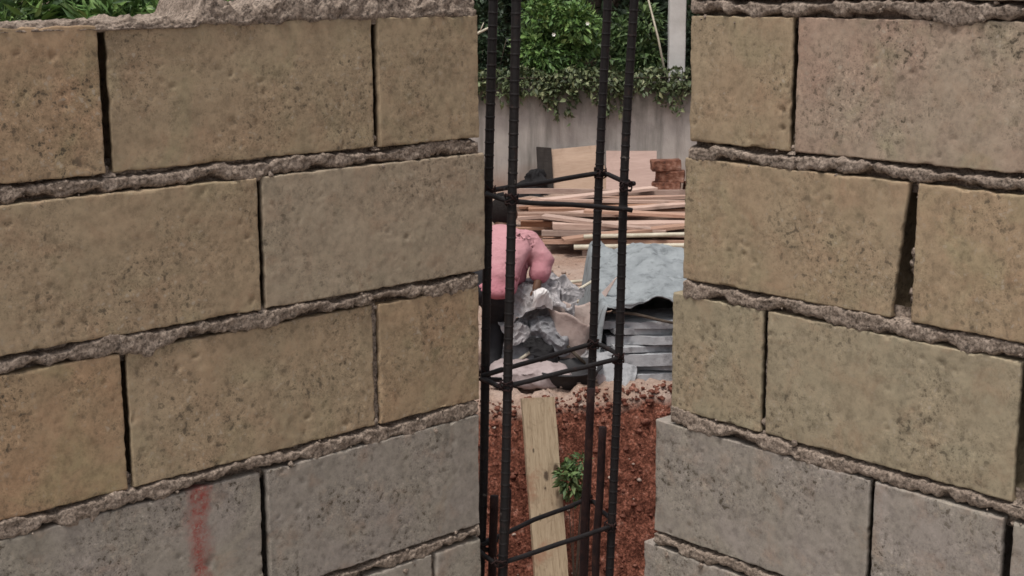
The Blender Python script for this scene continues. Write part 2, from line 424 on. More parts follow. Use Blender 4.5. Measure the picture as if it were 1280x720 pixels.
def make_wall(side, courses, ends, fills):
    left = side == 'L'
    sgn = 1 if left else -1
    xax, yax = (dL, dR) if left else (-dR, dL)
    off = BL*yax if left else AR*yax
    base_u = .9
    root = empty('block_wall', off + xax*(sgn*base_u) + Vector((0,0,ZF)), math.atan2(xax.y, xax.x))
    mortar = MB(); seed = 1 if left else 40
    for k, (perps, end, mats) in courses.items():
        zb, zt = Z0 - PITCH*k + HJ, Z0 - PITCH*(k-1) - HJ
        edges = perps + [end]
        for q in range(len(edges)-1):
            seed += 1
            g0 = fills.get((k, round(perps[q], 3)), (.0040, .07))[0]
            g1 = fills.get((k, round(edges[q+1], 3)), (.0040, .07))[0] if q+1 < len(perps) else 0
            u0, u1 = edges[q] + g0, edges[q+1] - g1
            near = u1 > .62 and k < 6
            me = block_mesh(u1-u0, zt-zb, seed, .0042 if near else .012, .024 if (side, k, perps[q]) == ('R', 2, 1.258) else 0)
            m = mats[q]
            o = link('block', me, M[m], root)
            x0 = (u0 if left else -u1)
            o.location = (x0 - sgn*base_u, 0, zb - ZF)
            if m == 'grey_stain': o['label'] = 'grey block with a red paint streak'
            elif k == 0: pass
        for q, p in enumerate(perps):
            if q == 0: continue
            g, dep = fills.get((k, round(p, 3)), (.0045, .115))
            a, b = sorted((sgn*(p-g-.004), sgn*(p+g+.004)))
            z0, z1 = zb-.004, zt+.004
            # lumpy fill face, most of it deep inside the dry perpend
            n = 50
            def fn(i, j, a=a, b=b, dep=dep, z0=z0, z1=z1, p=p, k=k):
                z = z0 + (z1-z0)*j/n; f = j/n
                d = dep * (sst(0, .12, f) if dep > .03 else 1)
                d = d + .004*fbm(z*60, p*9, k, 3) + .003*nz(z*150, i, p)
                return (a + (b-a)*i/3, max(d, .002), z)
            mortar.grid(4, n+1, fn)
            mortar.box(a, b, max(dep, .03)+.012, TH-.01, z0, z1)
            rk = random.Random(int(p*1000)+k)
            for cr in range(46 if (k, p) == (2, 1.258) else 7):      # crumbs of mortar caught in the open joint
                f = rk.random() if (k, p) == (2, 1.258) else rk.random()*.12
                lump(mortar, ((a+.3*(b-a)) if left else (b - .004 - .006*rk.random()), .006+.03*rk.random(), z0 + (z1-z0)*f), .003+.0055*rk.random()**1.5, cr+p)
        # bed joint under this course
        if k < 6:
            e2 = min(end, courses[k+1][1]) if (k+1) in courses else end
            u0 = max(perps[0], .62); 
            bed_joint(mortar, u0, e2-.004, Z0-PITCH*k, sgn, seed*1.37, .0030, {('R',1): .35, ('L',2): .15, ('L',4): .4, ('R',4): .4, ('R',3): .1, ('L',1): -.05}.get((side, k), 0))
            if perps[0] < u0: bed_joint(mortar, perps[0], u0, Z0-PITCH*k, sgn, seed*1.37, .02)
    if left:
        def prof(u):
            a = .004 + .005*sst(.9, 1.2, u)
            a += .030*sst(1.195, 1.225, u)*sst(1.29, 1.265, u)
            return a + .027*sst(1.265, 1.33, u)
        top_bed(mortar, -.3, 1.778, sgn, 5.5, prof, Z0-HJ)
    mo = mortar.mesh('mortar')
    mo.transform(Matrix.Translation((-sgn*base_u, 0, -ZF)))
    link('mortar', mo, M['mortar'], root)
    return root

left_courses = {
    1: ([-.46, .04, .54, 1.045, 1.55], 1.785, ['tan','pale','rust','tan','tan']),
    2: ([-.20, .30, .805, 1.306], 1.797, ['tan','rust','tan','pale']),
    3: ([-.46, .04, .55, 1.049, 1.54], 1.783, ['tan','tan','rust','tan','tan']),
    4: ([-.20, .30, .80, 1.293], 1.779, ['grey','grey','grey_stain','grey']),
    5: ([-.50, .0, .50, 1.0, 1.497, 1.66], 1.780, ['grey','grey','grey','grey','grey','grey']),
    6: ([-.25, .25, .75, 1.25], 1.78, ['grey','grey','grey','grey']),
}
right_courses = {
    0: ([-.28, .22, .73, 1.233], 1.716, ['tan','tan','pale','tan']),
    1: ([-.03, .475, .98, 1.490], 1.716, ['tan','mottled','mottled','tan']),
    2: ([-.28, .225, .735, 1.258], 1.722, ['tan','tan','tan','tan']),
    3: ([.03, .54, 1.043, 1.532], 1.746, ['olive','olive','olive','olive']),
    4: ([-.20, .30, .80, 1.057, 1.301], 1.782, ['grey','grey','grey','grey','grey']),
    5: ([-.20, .31, .81, 1.31], 1.805, ['grey','grey','grey','grey']),
    6: ([.05, .55, 1.05, 1.55], 1.80, ['grey','grey','grey','grey']),
}
wl = make_wall('L', left_courses, None, {(1,1.045):(.0065,.12), (3,1.54):(.0045,.014), (4,1.293):(.004,.03), (5,1.66):(.004,.01), (2,1.306):(.004,.09)})
tag(wl, 'unfinished tan and grey block wall on the left, ending ragged beside the steel cage', 'wall', 'block walls meeting at the open corner')
wr = make_wall('R', right_courses, None, {(2,1.258):(.013,.12), (3,1.043):(.010,.12), (1,1.49):(.004,.10), (3,1.532):(.004,.02), (4,1.057):(.007,.12)})
tag(wr, 'unfinished block wall on the right with wide open joint, running on above the camera', 'wall', 'block walls meeting at the open corner')

# floor slab and what carries it
def slab_poly(z0, z1, a1, b1, a0=-3.2, b0=-3.2):
    pts = [dL*a + dR*b for a, b in ((a0,b0),(a1,b0),(a1,b1),(a0,b1))]
    mb = MB()
    mb.add([(p.x,p.y,z0) for p in pts] + [(p.x,p.y,z1) for p in pts], [(3,2,1,0),(4,5,6,7),(0,1,5,4),(1,2,6,5),(2,3,7,6),(3,0,4,7)])
    return mb
tag(slab_poly(ZF-.15, ZF, AR+TH+.06, BL+TH+.06).build('floor', M['concrete'], smooth=False), None, None, kind='structure')
tag(slab_poly(-4.3, ZF-.152, AR+TH+.03, BL+TH+.03).build('plinth', M['concrete'], smooth=False), None, None, kind='structure')

# ------------------------------------------------------------------ rebar cage
LEAN = .034
def cage_pt(a, b, z):
    p = dL*a + dR*b
    return Vector((p.x + LEAN*(z+.775), p.y, z))
corners = {'B1': (1.872, 2.125), 'B2': (1.85, 2.036), 'B4': (2.176, 2.046), 'B3': (2.208, 2.150)}
cage = empty('rebar_cage', cage_pt(2.03, 2.09, ZF))
tag(cage, 'dark steel reinforcement cage standing in the open corner between the block walls', 'rebar cage')
def rel(p): return p - cage.location
for n, (a, b) in corners.items():
    mb = MB(); pts = []; s = {'B1':1,'B2':2,'B3':3,'B4':4}[n]
    for k in range(60):
        z = ZF + 2.9*k/59
        p = cage_pt(a, b, z)
        p += Vector((.008*nz(z*1.5, s*3.1, 0), .006*nz(z*1.6, s*3.1, 5), 0))
        pts.append(rel(p))
    mb.tube(pts, .0088, 8)
    # rolled ribs
    for k in range(0, 58):
        if k % 1 == 0:
            for q in (0.25, .75):
                p = pts[k].lerp(pts[k+1], q); d = (pts[k+1]-pts[k]).normalized()
                mb.tube([p-d*.0022, p, p+d*.0022], [.0088, .0100, .0088], 8, cap=False)
    mb.build('steel_bar', M['steel'], cage)
def stirrup(z, dz, seed, gap=0):
    mb = MB(); rnd = random.Random(seed)
    o = .014
    A = {k: cage_pt(*v, z) for k, v in corners.items()}
    ctr = sum(A.values(), Vector())/4
    P = [A[k] + (A[k]-ctr).normalized()*o for k in ('B1','B2','B4','B3')]
    for k in range(4): P[k].z += dz[k]
    pts = []
    for k in range(4):
        p, q = P[k], P[(k+1) % 4]
        for t in ((.06,.2,.35,.5,.65,.8,.94) if (q-p).length > .15 else (.18,.5,.82)):
            w = p.lerp(q, t); w.z += .0045*nz(t*3, k, seed); w += (w-ctr).normalized()*.002*nz(t*4, seed, k)
            pts.append(w)
    if gap:                                   # opened stirrup: the front side has dropped at its far end
        n = len(pts)
        front = pts[3:10]                     # B2 -> B4
        for q, w in enumerate(front): w.z -= gap*((q+.5)/7)
        front.append(P[2] + Vector((.0,-.012,-gap)))
        rest = [P[2] + Vector((.004,-.004,.004))] + pts[10:] + pts[:3]
        mb.tube([rel(p) for p in rest + front], .0052, 7)
        return mb.build('stirrup', M['steel'], cage)
    pts.append(pts[0] + Vector((0,0,.006)))
    # bent-in hook ends at the last corner
    pts.append(pts[0].lerp(ctr, .28) + Vector((0,0,.012)))
    pts.insert(0, pts[0].lerp(ctr, .22) + Vector((.006,0,-.008)))
    mb.tube([rel(p) for p in pts], .0052, 7)
    return mb.build('stirrup', M['steel'], cage)
def ties(z, dz, seed):
    rnd = random.Random(seed)
    for k, n in enumerate(('B1','B2','B4','B3')):
        mb = MB()
        c = cage_pt(*corners[n], z + dz[k])
        for h in range(3):
            pts = []
            ph = rnd.uniform(0, 6)
            for q in range(13):
                t = ph + 2*math.pi*q/12
                tilt = rnd.uniform(-.004, .004)
                pts.append(rel(c + Vector((.0125*math.cos(t), .0125*math.sin(t), .009*math.sin(t+h*2)+tilt))))
            mb.tube(pts, .0016, 5)
        e = c + Vector((rnd.uniform(-.02,.02), rnd.uniform(-.03,-.01), rnd.uniform(-.004,.025)))
        mb.tube([rel(c + Vector((.01,-.01,0))), rel((c+e)/2 + Vector((0,-.006,.008))), rel(e)], .0016, 5)
        mb.build('tie_wire', M['steel_rusty'], cage)
for z, dz, sd in ((-.402, (.0,-.004,-.010,.004), 1), (-.772, (.0,.003,-.004,.004), 2), (-1.14, (.01,.006,-.006,.018), 3), (-1.49, (0,0,0,0), 4), (.06, (0,0,0,0), 5), (.45,(0,0,0,0),6), (.85,(0,0,0,0),7)):
    if z > .3: continue
    stirrup(z, dz, sd, .05 if sd == 1 else 0); ties(z, dz, sd)
for (a, b, ztop, dx) in ((2.168, 2.075, -.93, .0), (2.185, 2.13, -.86, .0), (1.885, 2.10, -1.02, .0), (1.872, 2.05, -.99, .006)):
    mb = MB(); pts = [rel(cage_pt(a, b, ZF + (ztop-ZF)*k/20) + Vector((.004*nz(k*.2, a*9, b*9), 0, 0))) for k in range(21)]
    mb.tube(pts, .0085, 8)
    mb.build('starter_bar', M['steel_rusty'], cage)

# ------------------------------------------------------------------ terrain
ZU, ZLOW = -2.75, -3.95
def edge_y(x): return 9.36 + .32*max(-2.5, min(3.0, x)) + .05*nz(x*2.3, 1, 1) + .025*nz(x*9, 4, 2)
def ground_z(x, y):
    e = edge_y(x)
    d = y - e
    f = sst(-.40, .03, d)
    z = ZLOW + (ZU-ZLOW)*f
    near = sst(-1.6, -.3, d)*sst(1.0, .05, d)
    z += near*(.06*fbm(x*6, y*6, z*5, 5) + .05*(abs(nz(x*6.5 + z*1.5, z*1.6, 4))-.25) + .03*fbm(x*24, y*24, z*18, 4)) + .03*nz(x*.9, y*.9, 0)*sst(0, 1, d) + .012*fbm(x*3, y*3, 3, 3)
    z += .05*sst(.35, .0, abs(d-.05))*max(0, nz(x*3, 2, 7)) + .05*sst(.16, .0, abs(d))*fbm(x*14, y*14, 5, 3)
    return z
def axis(lo, hi, fine_lo, fine_hi, step, grow=1.35):
    a = list(np.arange(fine_lo, fine_hi+1e-6, step)); s = step
    x = fine_lo
    while x > lo: s *= grow; x -= s; a.insert(0, max(x, lo))
    s = step; x = fine_hi
    while x < hi: s *= grow; x += s; a.append(min(x, hi))
    return a
xs = axis(-400, 400, -1.2, 2.4, .03); ys = axis(-60, 900, 8.7, 10.6, .028)
mb = MB()
mb.grid(len(xs), len(ys), lambda i, j: (xs[i], ys[j], ground_z(xs[i], ys[j]) if abs(xs[i]) < 60 and ys[j] < 80 else ZU if ys[j] > 9 else ZLOW))
gr = mb.build('ground', M['soil']); tag(gr, None, None, kind='structure')

def rock(mb, c, r, seed):
    nu, nv = 9, 7
    def fn(i, j):
        th, ph = 2*math.pi*i/nu, math.pi*j/(nv-1)
        d = Vector((math.sin(ph)*math.cos(th), math.sin(ph)*math.sin(th), math.cos(ph)))
        k = 1 + .75*nz(d.x*1.3+seed, d.y*1.3, d.z*1.3)
        return (c[0]+d.x*r*k*1.1, c[1]+d.y*r*k, c[2]+d.z*r*k*.75)
    mb.grid(nu, nv, fn, closed_u=True)
rg = random.Random(5)
mb = MB()
for k in range(2200):
    x = rg.uniform(-1.0, 2.2); d = rg.choice((rg.uniform(-.42, .06), rg.gauss(0, .05)))
    y = edge_y(x) + d; r = .004 + .016*rg.random()**3 * (2.0 if rg.random() < .03 else 1)
    rock(mb, (x, y, ground_z(x, y)+r*.3), r, k)
tag(mb.build('earth_clods', M['clod']), 'red laterite clods littering the cut earth bank', 'rubble', kind='stuff')
mb = MB()
for k in range(700):
    x = rg.uniform(-1.2, 3.0); y = rg.uniform(9.6, 14.2); r = rg.uniform(.006, .022)
    rock(mb, (x, y, ground_z(x, y)+r*.3), r, k)
for k in range(110):
    x = rg.uniform(-1.0, 2.2); y = edge_y(x) + rg.uniform(-.40, .08); r = .006 + .014*rg.random()**3
    rock(mb, (x, y, ground_z(x, y)), r, k+5000)
tag(mb.build('gravel', M['pebble']), 'loose pale gravel and chips on the trodden yard and in the red bank', 'gravel', kind='stuff')

# ------------------------------------------------------------------ leaves
def leaf_cloud(name, mat, parent, samples, size, seed, droop=.35, aspect=.42):
    """samples: list of (centre, outward) ; every leaf is a folded 6-vertex blade"""
    rr = random.Random(seed); V = []; F = []; T = []
    for c, out in samples:
        d = (Vector(out) + Vector((rr.gauss(0,.6), rr.gauss(0,.6), rr.gauss(0,.5)-droop)))
        if d.length < 1e-3: d = Vector((0,0,1))
        d.normalize()
        s = d.cross(Vector((rr.gauss(0,1), rr.gauss(0,1), rr.gauss(0,1)))).normalized()
        n = s.cross(d)
        L = size*rr.uniform(.55, 1.35); w = L*aspect*rr.uniform(.8, 1.2)
        c = Vector(c)
        b = len(V)
        V += [c, c+d*L*.45+s*w*.5+n*w*.18, c+d*L*.5-n*L*.02, c+d*L*.45-s*w*.5+n*w*.18, c+d*L-n*L*.16]
        F += [(b, b+1, b+2), (b, b+2, b+3), (b+1, b+4, b+2), (b+2, b+4, b+3)]
        tn = min(1, max(0, rr.gauss(.42, .24)))
        T += [tn]*5
    me = bpy.data.meshes.new(name); me.from_pydata([tuple(v) for v in V], [], F)
    at = me.attributes.new('leaf_tone', 'FLOAT', 'POINT'); at.data.foreach_set('value', T)
    me.update()
    return link(name, me, mat, parent)

def crown_samples(n, centre, rad, seed, lobes=9, keep=.0):
    rr = random.Random(seed); out = []
    C = Vector(centre); Rv = Vector(rad)
    lob = []
    for k in range(lobes):
        d = Vector((rr.gauss(0,1), rr.gauss(0,1), rr.gauss(0,1))).normalized()
        q = rr.uniform(.25, .75)
        lob.append((Vector((d.x*Rv.x*q, d.y*Rv.y*q, d.z*Rv.z*q)), rr.uniform(.34, .58)))
    while len(out) < n:
        l, r = rr.choice(lob)
        d = Vector((rr.gauss(0,1), rr.gauss(0,1), rr.gauss(0,1))).normalized()
        q = r*rr.uniform(.3, 1.0)**.5
        p = l + Vector((d.x*Rv.x*q, d.y*Rv.y*q, d.z*Rv.z*q))
        if fbm(p.x*2.2+seed, p.y*2.2, p.z*2.2, 2) < -.22: continue
        out.append((C+p, d))
    return out

def plant(name, base, crown, n, size, mat, seed, label, cat, group=None, stems=5, trunk_r=.03, lobes=9, droop=.3, stem_name='stem', leaf_name='leaves', aspect=.42):
    root = empty(name, base)
    tag(root, label, cat, group)
    B = Vector(base); C, rad = crown
    smp = [(c-B, o) for c, o in crown_samples(n, C, rad, seed, lobes)]
    leaf_cloud(leaf_name, M[mat], root, smp, size, seed, droop, aspect)
    rr = random.Random(seed+9); mb = MB()
    for k in range(stems):
        tgt = Vector(C)-B + Vector((rr.uniform(-.7,.7)*rad[0], rr.uniform(-.7,.7)*rad[1], rr.uniform(-.2,.6)*rad[2]))
        b0 = Vector((rr.uniform(-.3,.3)*trunk_r*4, rr.uniform(-.3,.3)*trunk_r*4, -.03))
        pts = [b0.lerp(tgt, t) + Vector((.06*rad[0]*nz(t*3, k, seed), .06*rad[1]*nz(t*3, k+9, seed), 0))*(1 if 0 < t else 0) for t in (0,.15,.3,.45,.6,.75,.9,1)]
        mb.tube(pts, [trunk_r*(1-.8*t) for t in (0,.15,.3,.45,.6,.75,.9,1)], 6)
    mb.build(stem_name, M['bark'], root)
    return root

GZ = lambda x, y: ground_z(x, y)
def tree(base, h, crown_r, n, size, mat, seed, label, group):
    root = empty('tree', base); tag(root, label, 'tree', group)
    rr = random.Random(seed)
    cz = h*.50
    smp = crown_samples(n, (0,0,cz), (crown_r, crown_r, h*.46), seed, 14)
    leaf_cloud('crown', M[mat], root, smp, size, seed, .3)
    mb = MB()
    tp = [(0,0,-.1), (.04,.02,h*.12), (.02,-.05,h*.3), (.08,.03,h*.48), (.05,.08,h*.7)]
    mb.tube(tp, [.17,.14,.12,.09,.04], 10)
    for k in range(9):
        t = rr.uniform(.2, .6)*h; a = rr.uniform(0, 6.28); l = crown_r*rr.uniform(.5, .9)
        mb.tube([(.05,0,t), (l*.4*math.cos(a), l*.4*math.sin(a), t+.15*h), (l*math.cos(a), l*math.sin(a), t+.26*h)], [.06,.035,.012], 6)
    mb.build('trunk', M['bark'], root)
    return root

# big dark trees behind the boundary wall
tree((-1.0, 22.6, ZU), 5.2, 1.7, 6500, .17, 'leaf_dark', 21, 'dark leafy tree behind boundary wall, left of the bright bush', 'dark trees behind the boundary wall')
tree((1.25, 23.2, ZU), 5.6, 1.8, 7000, .17, 'leaf_dark', 22, 'dark leafy tree behind boundary wall, directly behind the bright bush', 'dark trees behind the boundary wall')
tree((3.4, 22.4, ZU), 5.0, 1.6, 5500, .17, 'leaf_dark', 23, 'dark leafy tree behind boundary wall, at the pale post', 'dark trees behind the boundary wall')
for (x, y, sd, lab) in ((-2.4, 26.5, 24, 'far dark tree left of the others behind the boundary wall'), (.2, 27.0, 25, 'far dark tree between the two left trees behind the boundary wall'), (2.4, 26.6, 26, 'far dark tree between bright bush and pale post behind the boundary wall')):
    tree((x, y, ZU), 5.6, 2.2, 6500, .25, 'leaf_dark', sd, lab, 'dark trees behind the boundary wall')
rw = random.Random(77); smp = []
for k in range(15000):
    x = rw.uniform(-17, 15); hgt = 2.6 + 1.5*nz(x*.35, 2, 2) + .8*nz(x*1.1, 4, 4)
    y = 30.5 + rw.uniform(-1.2, 1.2); z = rw.random()**.8*hgt*2
    smp.append((Vector((x, y, z)), (0, -.6, .1)))
wd = leaf_cloud('distant_woods', M['leaf_dark'], None, smp, .42, 78, .3, .5); wd.location = (0, 0, ZU)
tag(wd, 'dark green woods closing the view far behind the boundary wall', 'woods', kind='stuff')
# hedge-like shrubs just behind the wall
plant('shrub', (-.55, 20.3, ZU), ((-.55, 20.3, -1.0), (.75, .45, 1.0)), 2600, .11, 'leaf_dark', 31, 'dark shrub rising behind the wall at its left end in the gap', 'shrub', 'shrubs behind the boundary wall', trunk_r=.025)
plant('shrub', (1.45, 20.35, ZU), ((1.45, 20.35, -.95), (.62, .42, .85)), 2400, .12, 'leaf_mid', 32, 'mid green shrub behind the wall between bright bush and pale post', 'shrub', 'shrubs behind the boundary wall', trunk_r=.025)
plant('shrub', (2.75, 20.5, ZU), ((2.75, 20.5, -.9), (.6, .4, .9)), 1500, .12, 'leaf_dark', 33, 'dark shrub right of the pale post behind the wall', 'shrub', 'shrubs behind the boundary wall', trunk_r=.025)
bb = plant('bush', (.72, 19.85, ZU), ((.72, 19.85, -.74), (.60, .38, .62)), 4600, .105, 'leaf_bright', 34, 'bright green bush with two white flowers spilling over the boundary wall', 'bush', trunk_r=.03, lobes=12)
for (x, y, z) in ((.56, 19.44, -.70), (1.0, 19.46, -.56)):
    mb = MB()
    c = Vector((x, y, z)) - bb.location
    for k in range(6):
        a = k*math.pi/3
        mb.add([c, c+Vector((.018*math.cos(a-.5), -.010, .018*math.sin(a-.5))), c+Vector((.028*math.cos(a), -.022, .028*math.sin(a))), c+Vector((.018*math.cos(a+.5), -.010, .018*math.sin(a+.5)))], [(0,1,2,3)])
    mb.build('flower', M['petal'], bb)
# greenery seen over the left wall's top
for (x, y, seed, mat, lab) in ((-4.35, 12.4, 41, 'leaf_bright', 'leafy green shrub above the left wall at the photo edge'),
                               (-4.95, 13.8, 44, 'leaf_mid', 'leafy green shrub farther back behind the shrub at the photo edge'),
                               (-3.62, 12.7, 42, 'leaf_bright', 'long leaved green shrub above the left wall, middle of three'),
                               (-2.95, 12.3, 43, 'leaf_bright', 'long leaved green shrub above the left wall, nearest the grey mortar lump')):
    plant('shrub', (x, y, GZ(x, y)), ((x, y, -.78), (.70, .50, 1.0)), 4600, .20, mat, seed, lab, 'shrub', 'shrubs seen over the left wall', trunk_r=.03, droop=-.1, aspect=.2)

# ------------------------------------------------------------------ boundary wall, creeper, post, canes
WY = 19.4
mb = MB(); nu, nv = 150, 16
def wf(i, j):
    x = -9 + 20*i/(nu-1)
    z = -2.9 + (1.58 + .03*nz(x*1.5, 0, 0))*j/(nv-1)
    return (x - 1, WY + .010*fbm(x*2, z*2, 1, 3), z - ZU)
mb.grid(nu, nv, wf)
front_n = len(mb.v)
mb.grid(nu, 2, lambda i, j: (mb.v[(nv-1)*nu+i][0], mb.v[(nv-1)*nu+i][1] + .2*j, mb.v[(nv-1)*nu+i][2]))
mb.grid(nu, 2, lambda i, j: (mb.v[(nv-1)*nu+i][0], WY+.2, mb.v[(nv-1)*nu+i][2]*(1-j) - .15*j))
bw = mb.mesh('boundary_wall'); bw.transform(Matrix.Translation((0, -WY, 0)))
bwo = link('boundary_wall', bw, M['plaster'], None, (0, WY, ZU)); tag(bwo, 'low stained grey rendered boundary wall across the back of the yard', 'wall')

def creeper(x0, x1, n, seed, label, strands, mat='leaf_creeper', hang=.26, up=.20):
    root = empty('creeper', ((x0+x1)/2, WY, ZU+1.42)); tag(root, label, 'creeper', 'creepers over the boundary wall')
    rr = random.Random(seed); smp = []; mb = MB()
    B = root.location
    for k in range(n):
        x = rr.uniform(x0, x1)
        t = rr.random()
        h = hang*(.6+1.0*max(0, nz(x*3, seed, 0)))
        z = -1.33 + (rr.random()**.8)*up*(1+.6*nz(x*3, seed, 5)) if t < .6 else -1.30 - rr.random()**1.4*h
        y = WY - rr.uniform(.0, .14) + (.16*rr.random() if z > -1.3 else 0)
        smp.append((Vector((x,y,z))-B, (0,-.6,-.1)))
    for (x, l) in strands:
        pts = []
        for q in range(9):
            t = q/8; p = Vector((x + .05*nz(t*3, x, seed), WY-.06-.02*t, -1.28 - l*t)); pts.append(p-B)
            for w in range(5):
                smp.append((p-B+Vector((rr.gauss(0,.03), rr.gauss(0,.02), rr.gauss(0,.03))), (rr.gauss(0,.5),-.5,-.4)))
        mb.tube(pts, .005, 5)
    mb.tube([Vector((x0 + (x1-x0)*q/10, WY-.03+.03*nz(q,seed,1), -1.26+.02*nz(q, seed, 3)))-B for q in range(11)], .012, 6)
    leaf_cloud('leaves', M[mat], root, smp, .085, seed, .5, .5)
    mb.build('stem', M['bark'], root)
creeper(-.6, .62, 640, 51, 'dull green creeper draping the boundary wall behind the two left steel bars', [(-.35,.2),(-.05,.28),(.1,.2),(.45,.3)])
creeper(.35, 1.35, 760, 52, 'thick creeper with longest hanging strands below the bright bush', [(.5,.34),(.62,.5),(.78,.46),(.86,.25),(1.22,.5),(1.27,.42)], hang=.26)
creeper(1.35, 2.75, 760, 53, 'brownish creeper draping the boundary wall round the foot of the pale post', [(1.42,.42),(1.5,.3),(1.95,.22),(2.1,.34),(2.22,.4)], hang=.24)
# pale post
mb = MB(); mb.box(-.11, .11, -.10, .10, -.05, 3.6)
po = mb.mesh('concrete_post')
bm = bmesh.new(); bm.from_mesh(po); bmesh.ops.bevel(bm, geom=list(bm.edges), offset=.018, segments=2, affect='EDGES', profile=.5); bmesh.ops.subdivide_edges(bm, edges=[e for e in bm.edges if e.calc_length() > 2], cuts=14)
for v in bm.verts: v.co.x += .008*nz(v.co.z*2, v.co.x*9, 0); v.co.y += .008*nz(v.co.z*2, 7, v.co.y*9)
bm.to_mesh(po); bm.free()
tag(link('concrete_post', po, M['post'], None, (2.21, 19.85, ZU), smooth=False), 'pale weathered concrete post standing behind the boundary wall', 'post')
mb = MB(); mb.tube([(0,0,0), (-.13,.02,.62), (-.36,-.01,1.45)], [.016,.014,.010], 7)
tag(mb.build('cane', M['cane'], None, (2.06, WY+.12, ZU+1.38)), 'thin pale cane leaning left out of the creeper beside the post', 'cane')
mb = MB(); mb.tube([(0,0,0), (.22,.0,.14), (.40,.03,.22)], [.022,.018,.012], 7); mb.tube([(.22,0,.14),(.27,-.02,.26)], [.010,.006], 6)
tag(mb.build('cane', M['cane'], None, (-.62, WY-.03, -.80)), 'short broken pale branch sticking out by the end of the left wall', 'branch')

# ------------------------------------------------------------------ boards, drum, plastic at the back
def board(name, size, th, mat, loc, rot, label, cat, group=None, skew=0):
    w, h = size
    mb = MB(); n = 8
    mb.grid(n, n, lambda i, j: (w*(i/(n-1)-.5)+skew*j/(n-1), -th/2 + .012*nz(i*.5, j*.5, w), h*j/(n-1)))
    mb.grid(n, n, lambda i, j: (w*((n-1-i)/(n-1)-.5)+skew*j/(n-1), th/2 + .012*nz((n-1-i)*.5, j*.5, w), h*j/(n-1)))
    V = mb.v
    N = n*n
    f = lambda i, j: j*n+i
    g = lambda i, j: N + j*n + (n-1-i)
    for i in range(n-1):
        mb.f.append((f(i+1,0), f(i,0), g(i,0), g(i+1,0))); mb.f.append((f(i,n-1), f(i+1,n-1), g(i+1,n-1), g(i,n-1)))
        mb.f.append((f(0,i), f(0,i+1), g(0,i+1), g(0,i))); mb.f.append((f(n-1,i+1), f(n-1,i), g(n-1,i), g(n-1,i+1)))
    o = mb.build(name, mat, None, loc, smooth=False); o.rotation_euler = rot
    return tag(o, label, cat, group)
board('plywood_board', (.80, .64), .022, M['sheet'], (.91, 19.15, ZU-.02), (R(-17), R(-5), R(1)), 'tan plywood board leaning tilted on the boundary wall beside the black plastic heap', 'board', 'boards leaning on the boundary wall', skew=-.10)
board('plywood_board', (.66, .60), .022, M['sheet_pink'], (1.56, 18.98, ZU+.0), (R(-24), 0, R(-3)), 'pinkish plywood board leaning on the boundary wall beside the clay block stack', 'board', 'boards leaning on the boundary wall')
# red bricks
rb = random.Random(4); zb_ = GZ(2.0, 18.2)
spots = []
for row in range(4):
    for cidx, bx_ in enumerate((1.95, 2.34)):
        if row == 3 and cidx == 1: continue
        spots.append((row, cidx, bx_))
for row, cidx, bx_ in spots:
    L_, W_, H_ = .34 + rb.uniform(-.05,.03), .20, .14
    mb = MB(); n = 8
    V_ = lambda x, y, z: (x + .014*nz(x*9, y*9, z*12+row*3), y + .012*nz(x*9+5, y*9, z*12+row), z + .012*nz(x*9, y*9+5, z*9+cidx))
    me_ = bpy.data.meshes.new('clay_block'); bm = bmesh.new(); bmesh.ops.create_cube(bm, size=1)
    for v in bm.verts: v.co = Vector((v.co.x*L_, v.co.y*W_, v.co.z*H_ + H_/2))
    bmesh.ops.bevel(bm, geom=list(bm.edges), offset=.014, segments=2, affect='EDGES', profile=.5)
    bmesh.ops.subdivide_edges(bm, edges=[e for e in bm.edges if e.calc_length() > .05], cuts=3, use_grid_fill=True)
    for v in bm.verts: v.co = Vector(V_(*v.co))
    bm.to_mesh(me_); bm.free()
    o = link('clay_block', me_, M['drum'], None, (bx_ + rb.uniform(-.04,.04), 18.2 + rb.uniform(-.02,.02), zb_ + row*.138), smooth=False)
    o.rotation_euler = (0, 0, R(rb.uniform(-14, 14)))
    if row == 3: lab = 'rough reddish clay block on top of the block stack beside the pinkish board'
    else: lab = 'rough mottled reddish clay block in the small stack beside the pinkish board'
    tag(o, lab, 'block', 'clay blocks stacked in the yard')
M['dark_board'] = wood_mat('dark_wet_board', (.030,.024,.022), (.055,.044,.038), (.015,.012,.011))
board('wooden_board', (.20, .62), .03, M['dark_board'], (.455, 19.08, ZU), (R(-16), R(6), R(14)), 'narrow dark board leaning on the boundary wall at the left edge of the tan board', 'board', 'boards leaning on the boundary wall', skew=-.05)
# black plastic heap
mb = MB()
def pf(i, j):
    th = 2*math.pi*i/40; t = j/17
    r = (.24*(1-t)**.7 + .035)*(1 + .9*fbm(math.cos(th)*1.6, math.sin(th)*1.6, t*2.4, 3)) * (0 if j == 17 else 1)
    return (r*math.cos(th) - .14*(1-t) + .03*nz(t*5, 3, 1), r*.55*math.sin(th) + .05*t, (.36)*t + .06*nz(math.cos(th)*2, t*3, math.sin(th)*2) - .03)
mb.grid(40, 18, pf, closed_u=True)
tag(mb.build('plastic_sheet', M['black_plastic'], None, (.34, 18.95, ZU)), 'crumpled black plastic sheet heaped low in front of the dark board', 'plastic sheet')

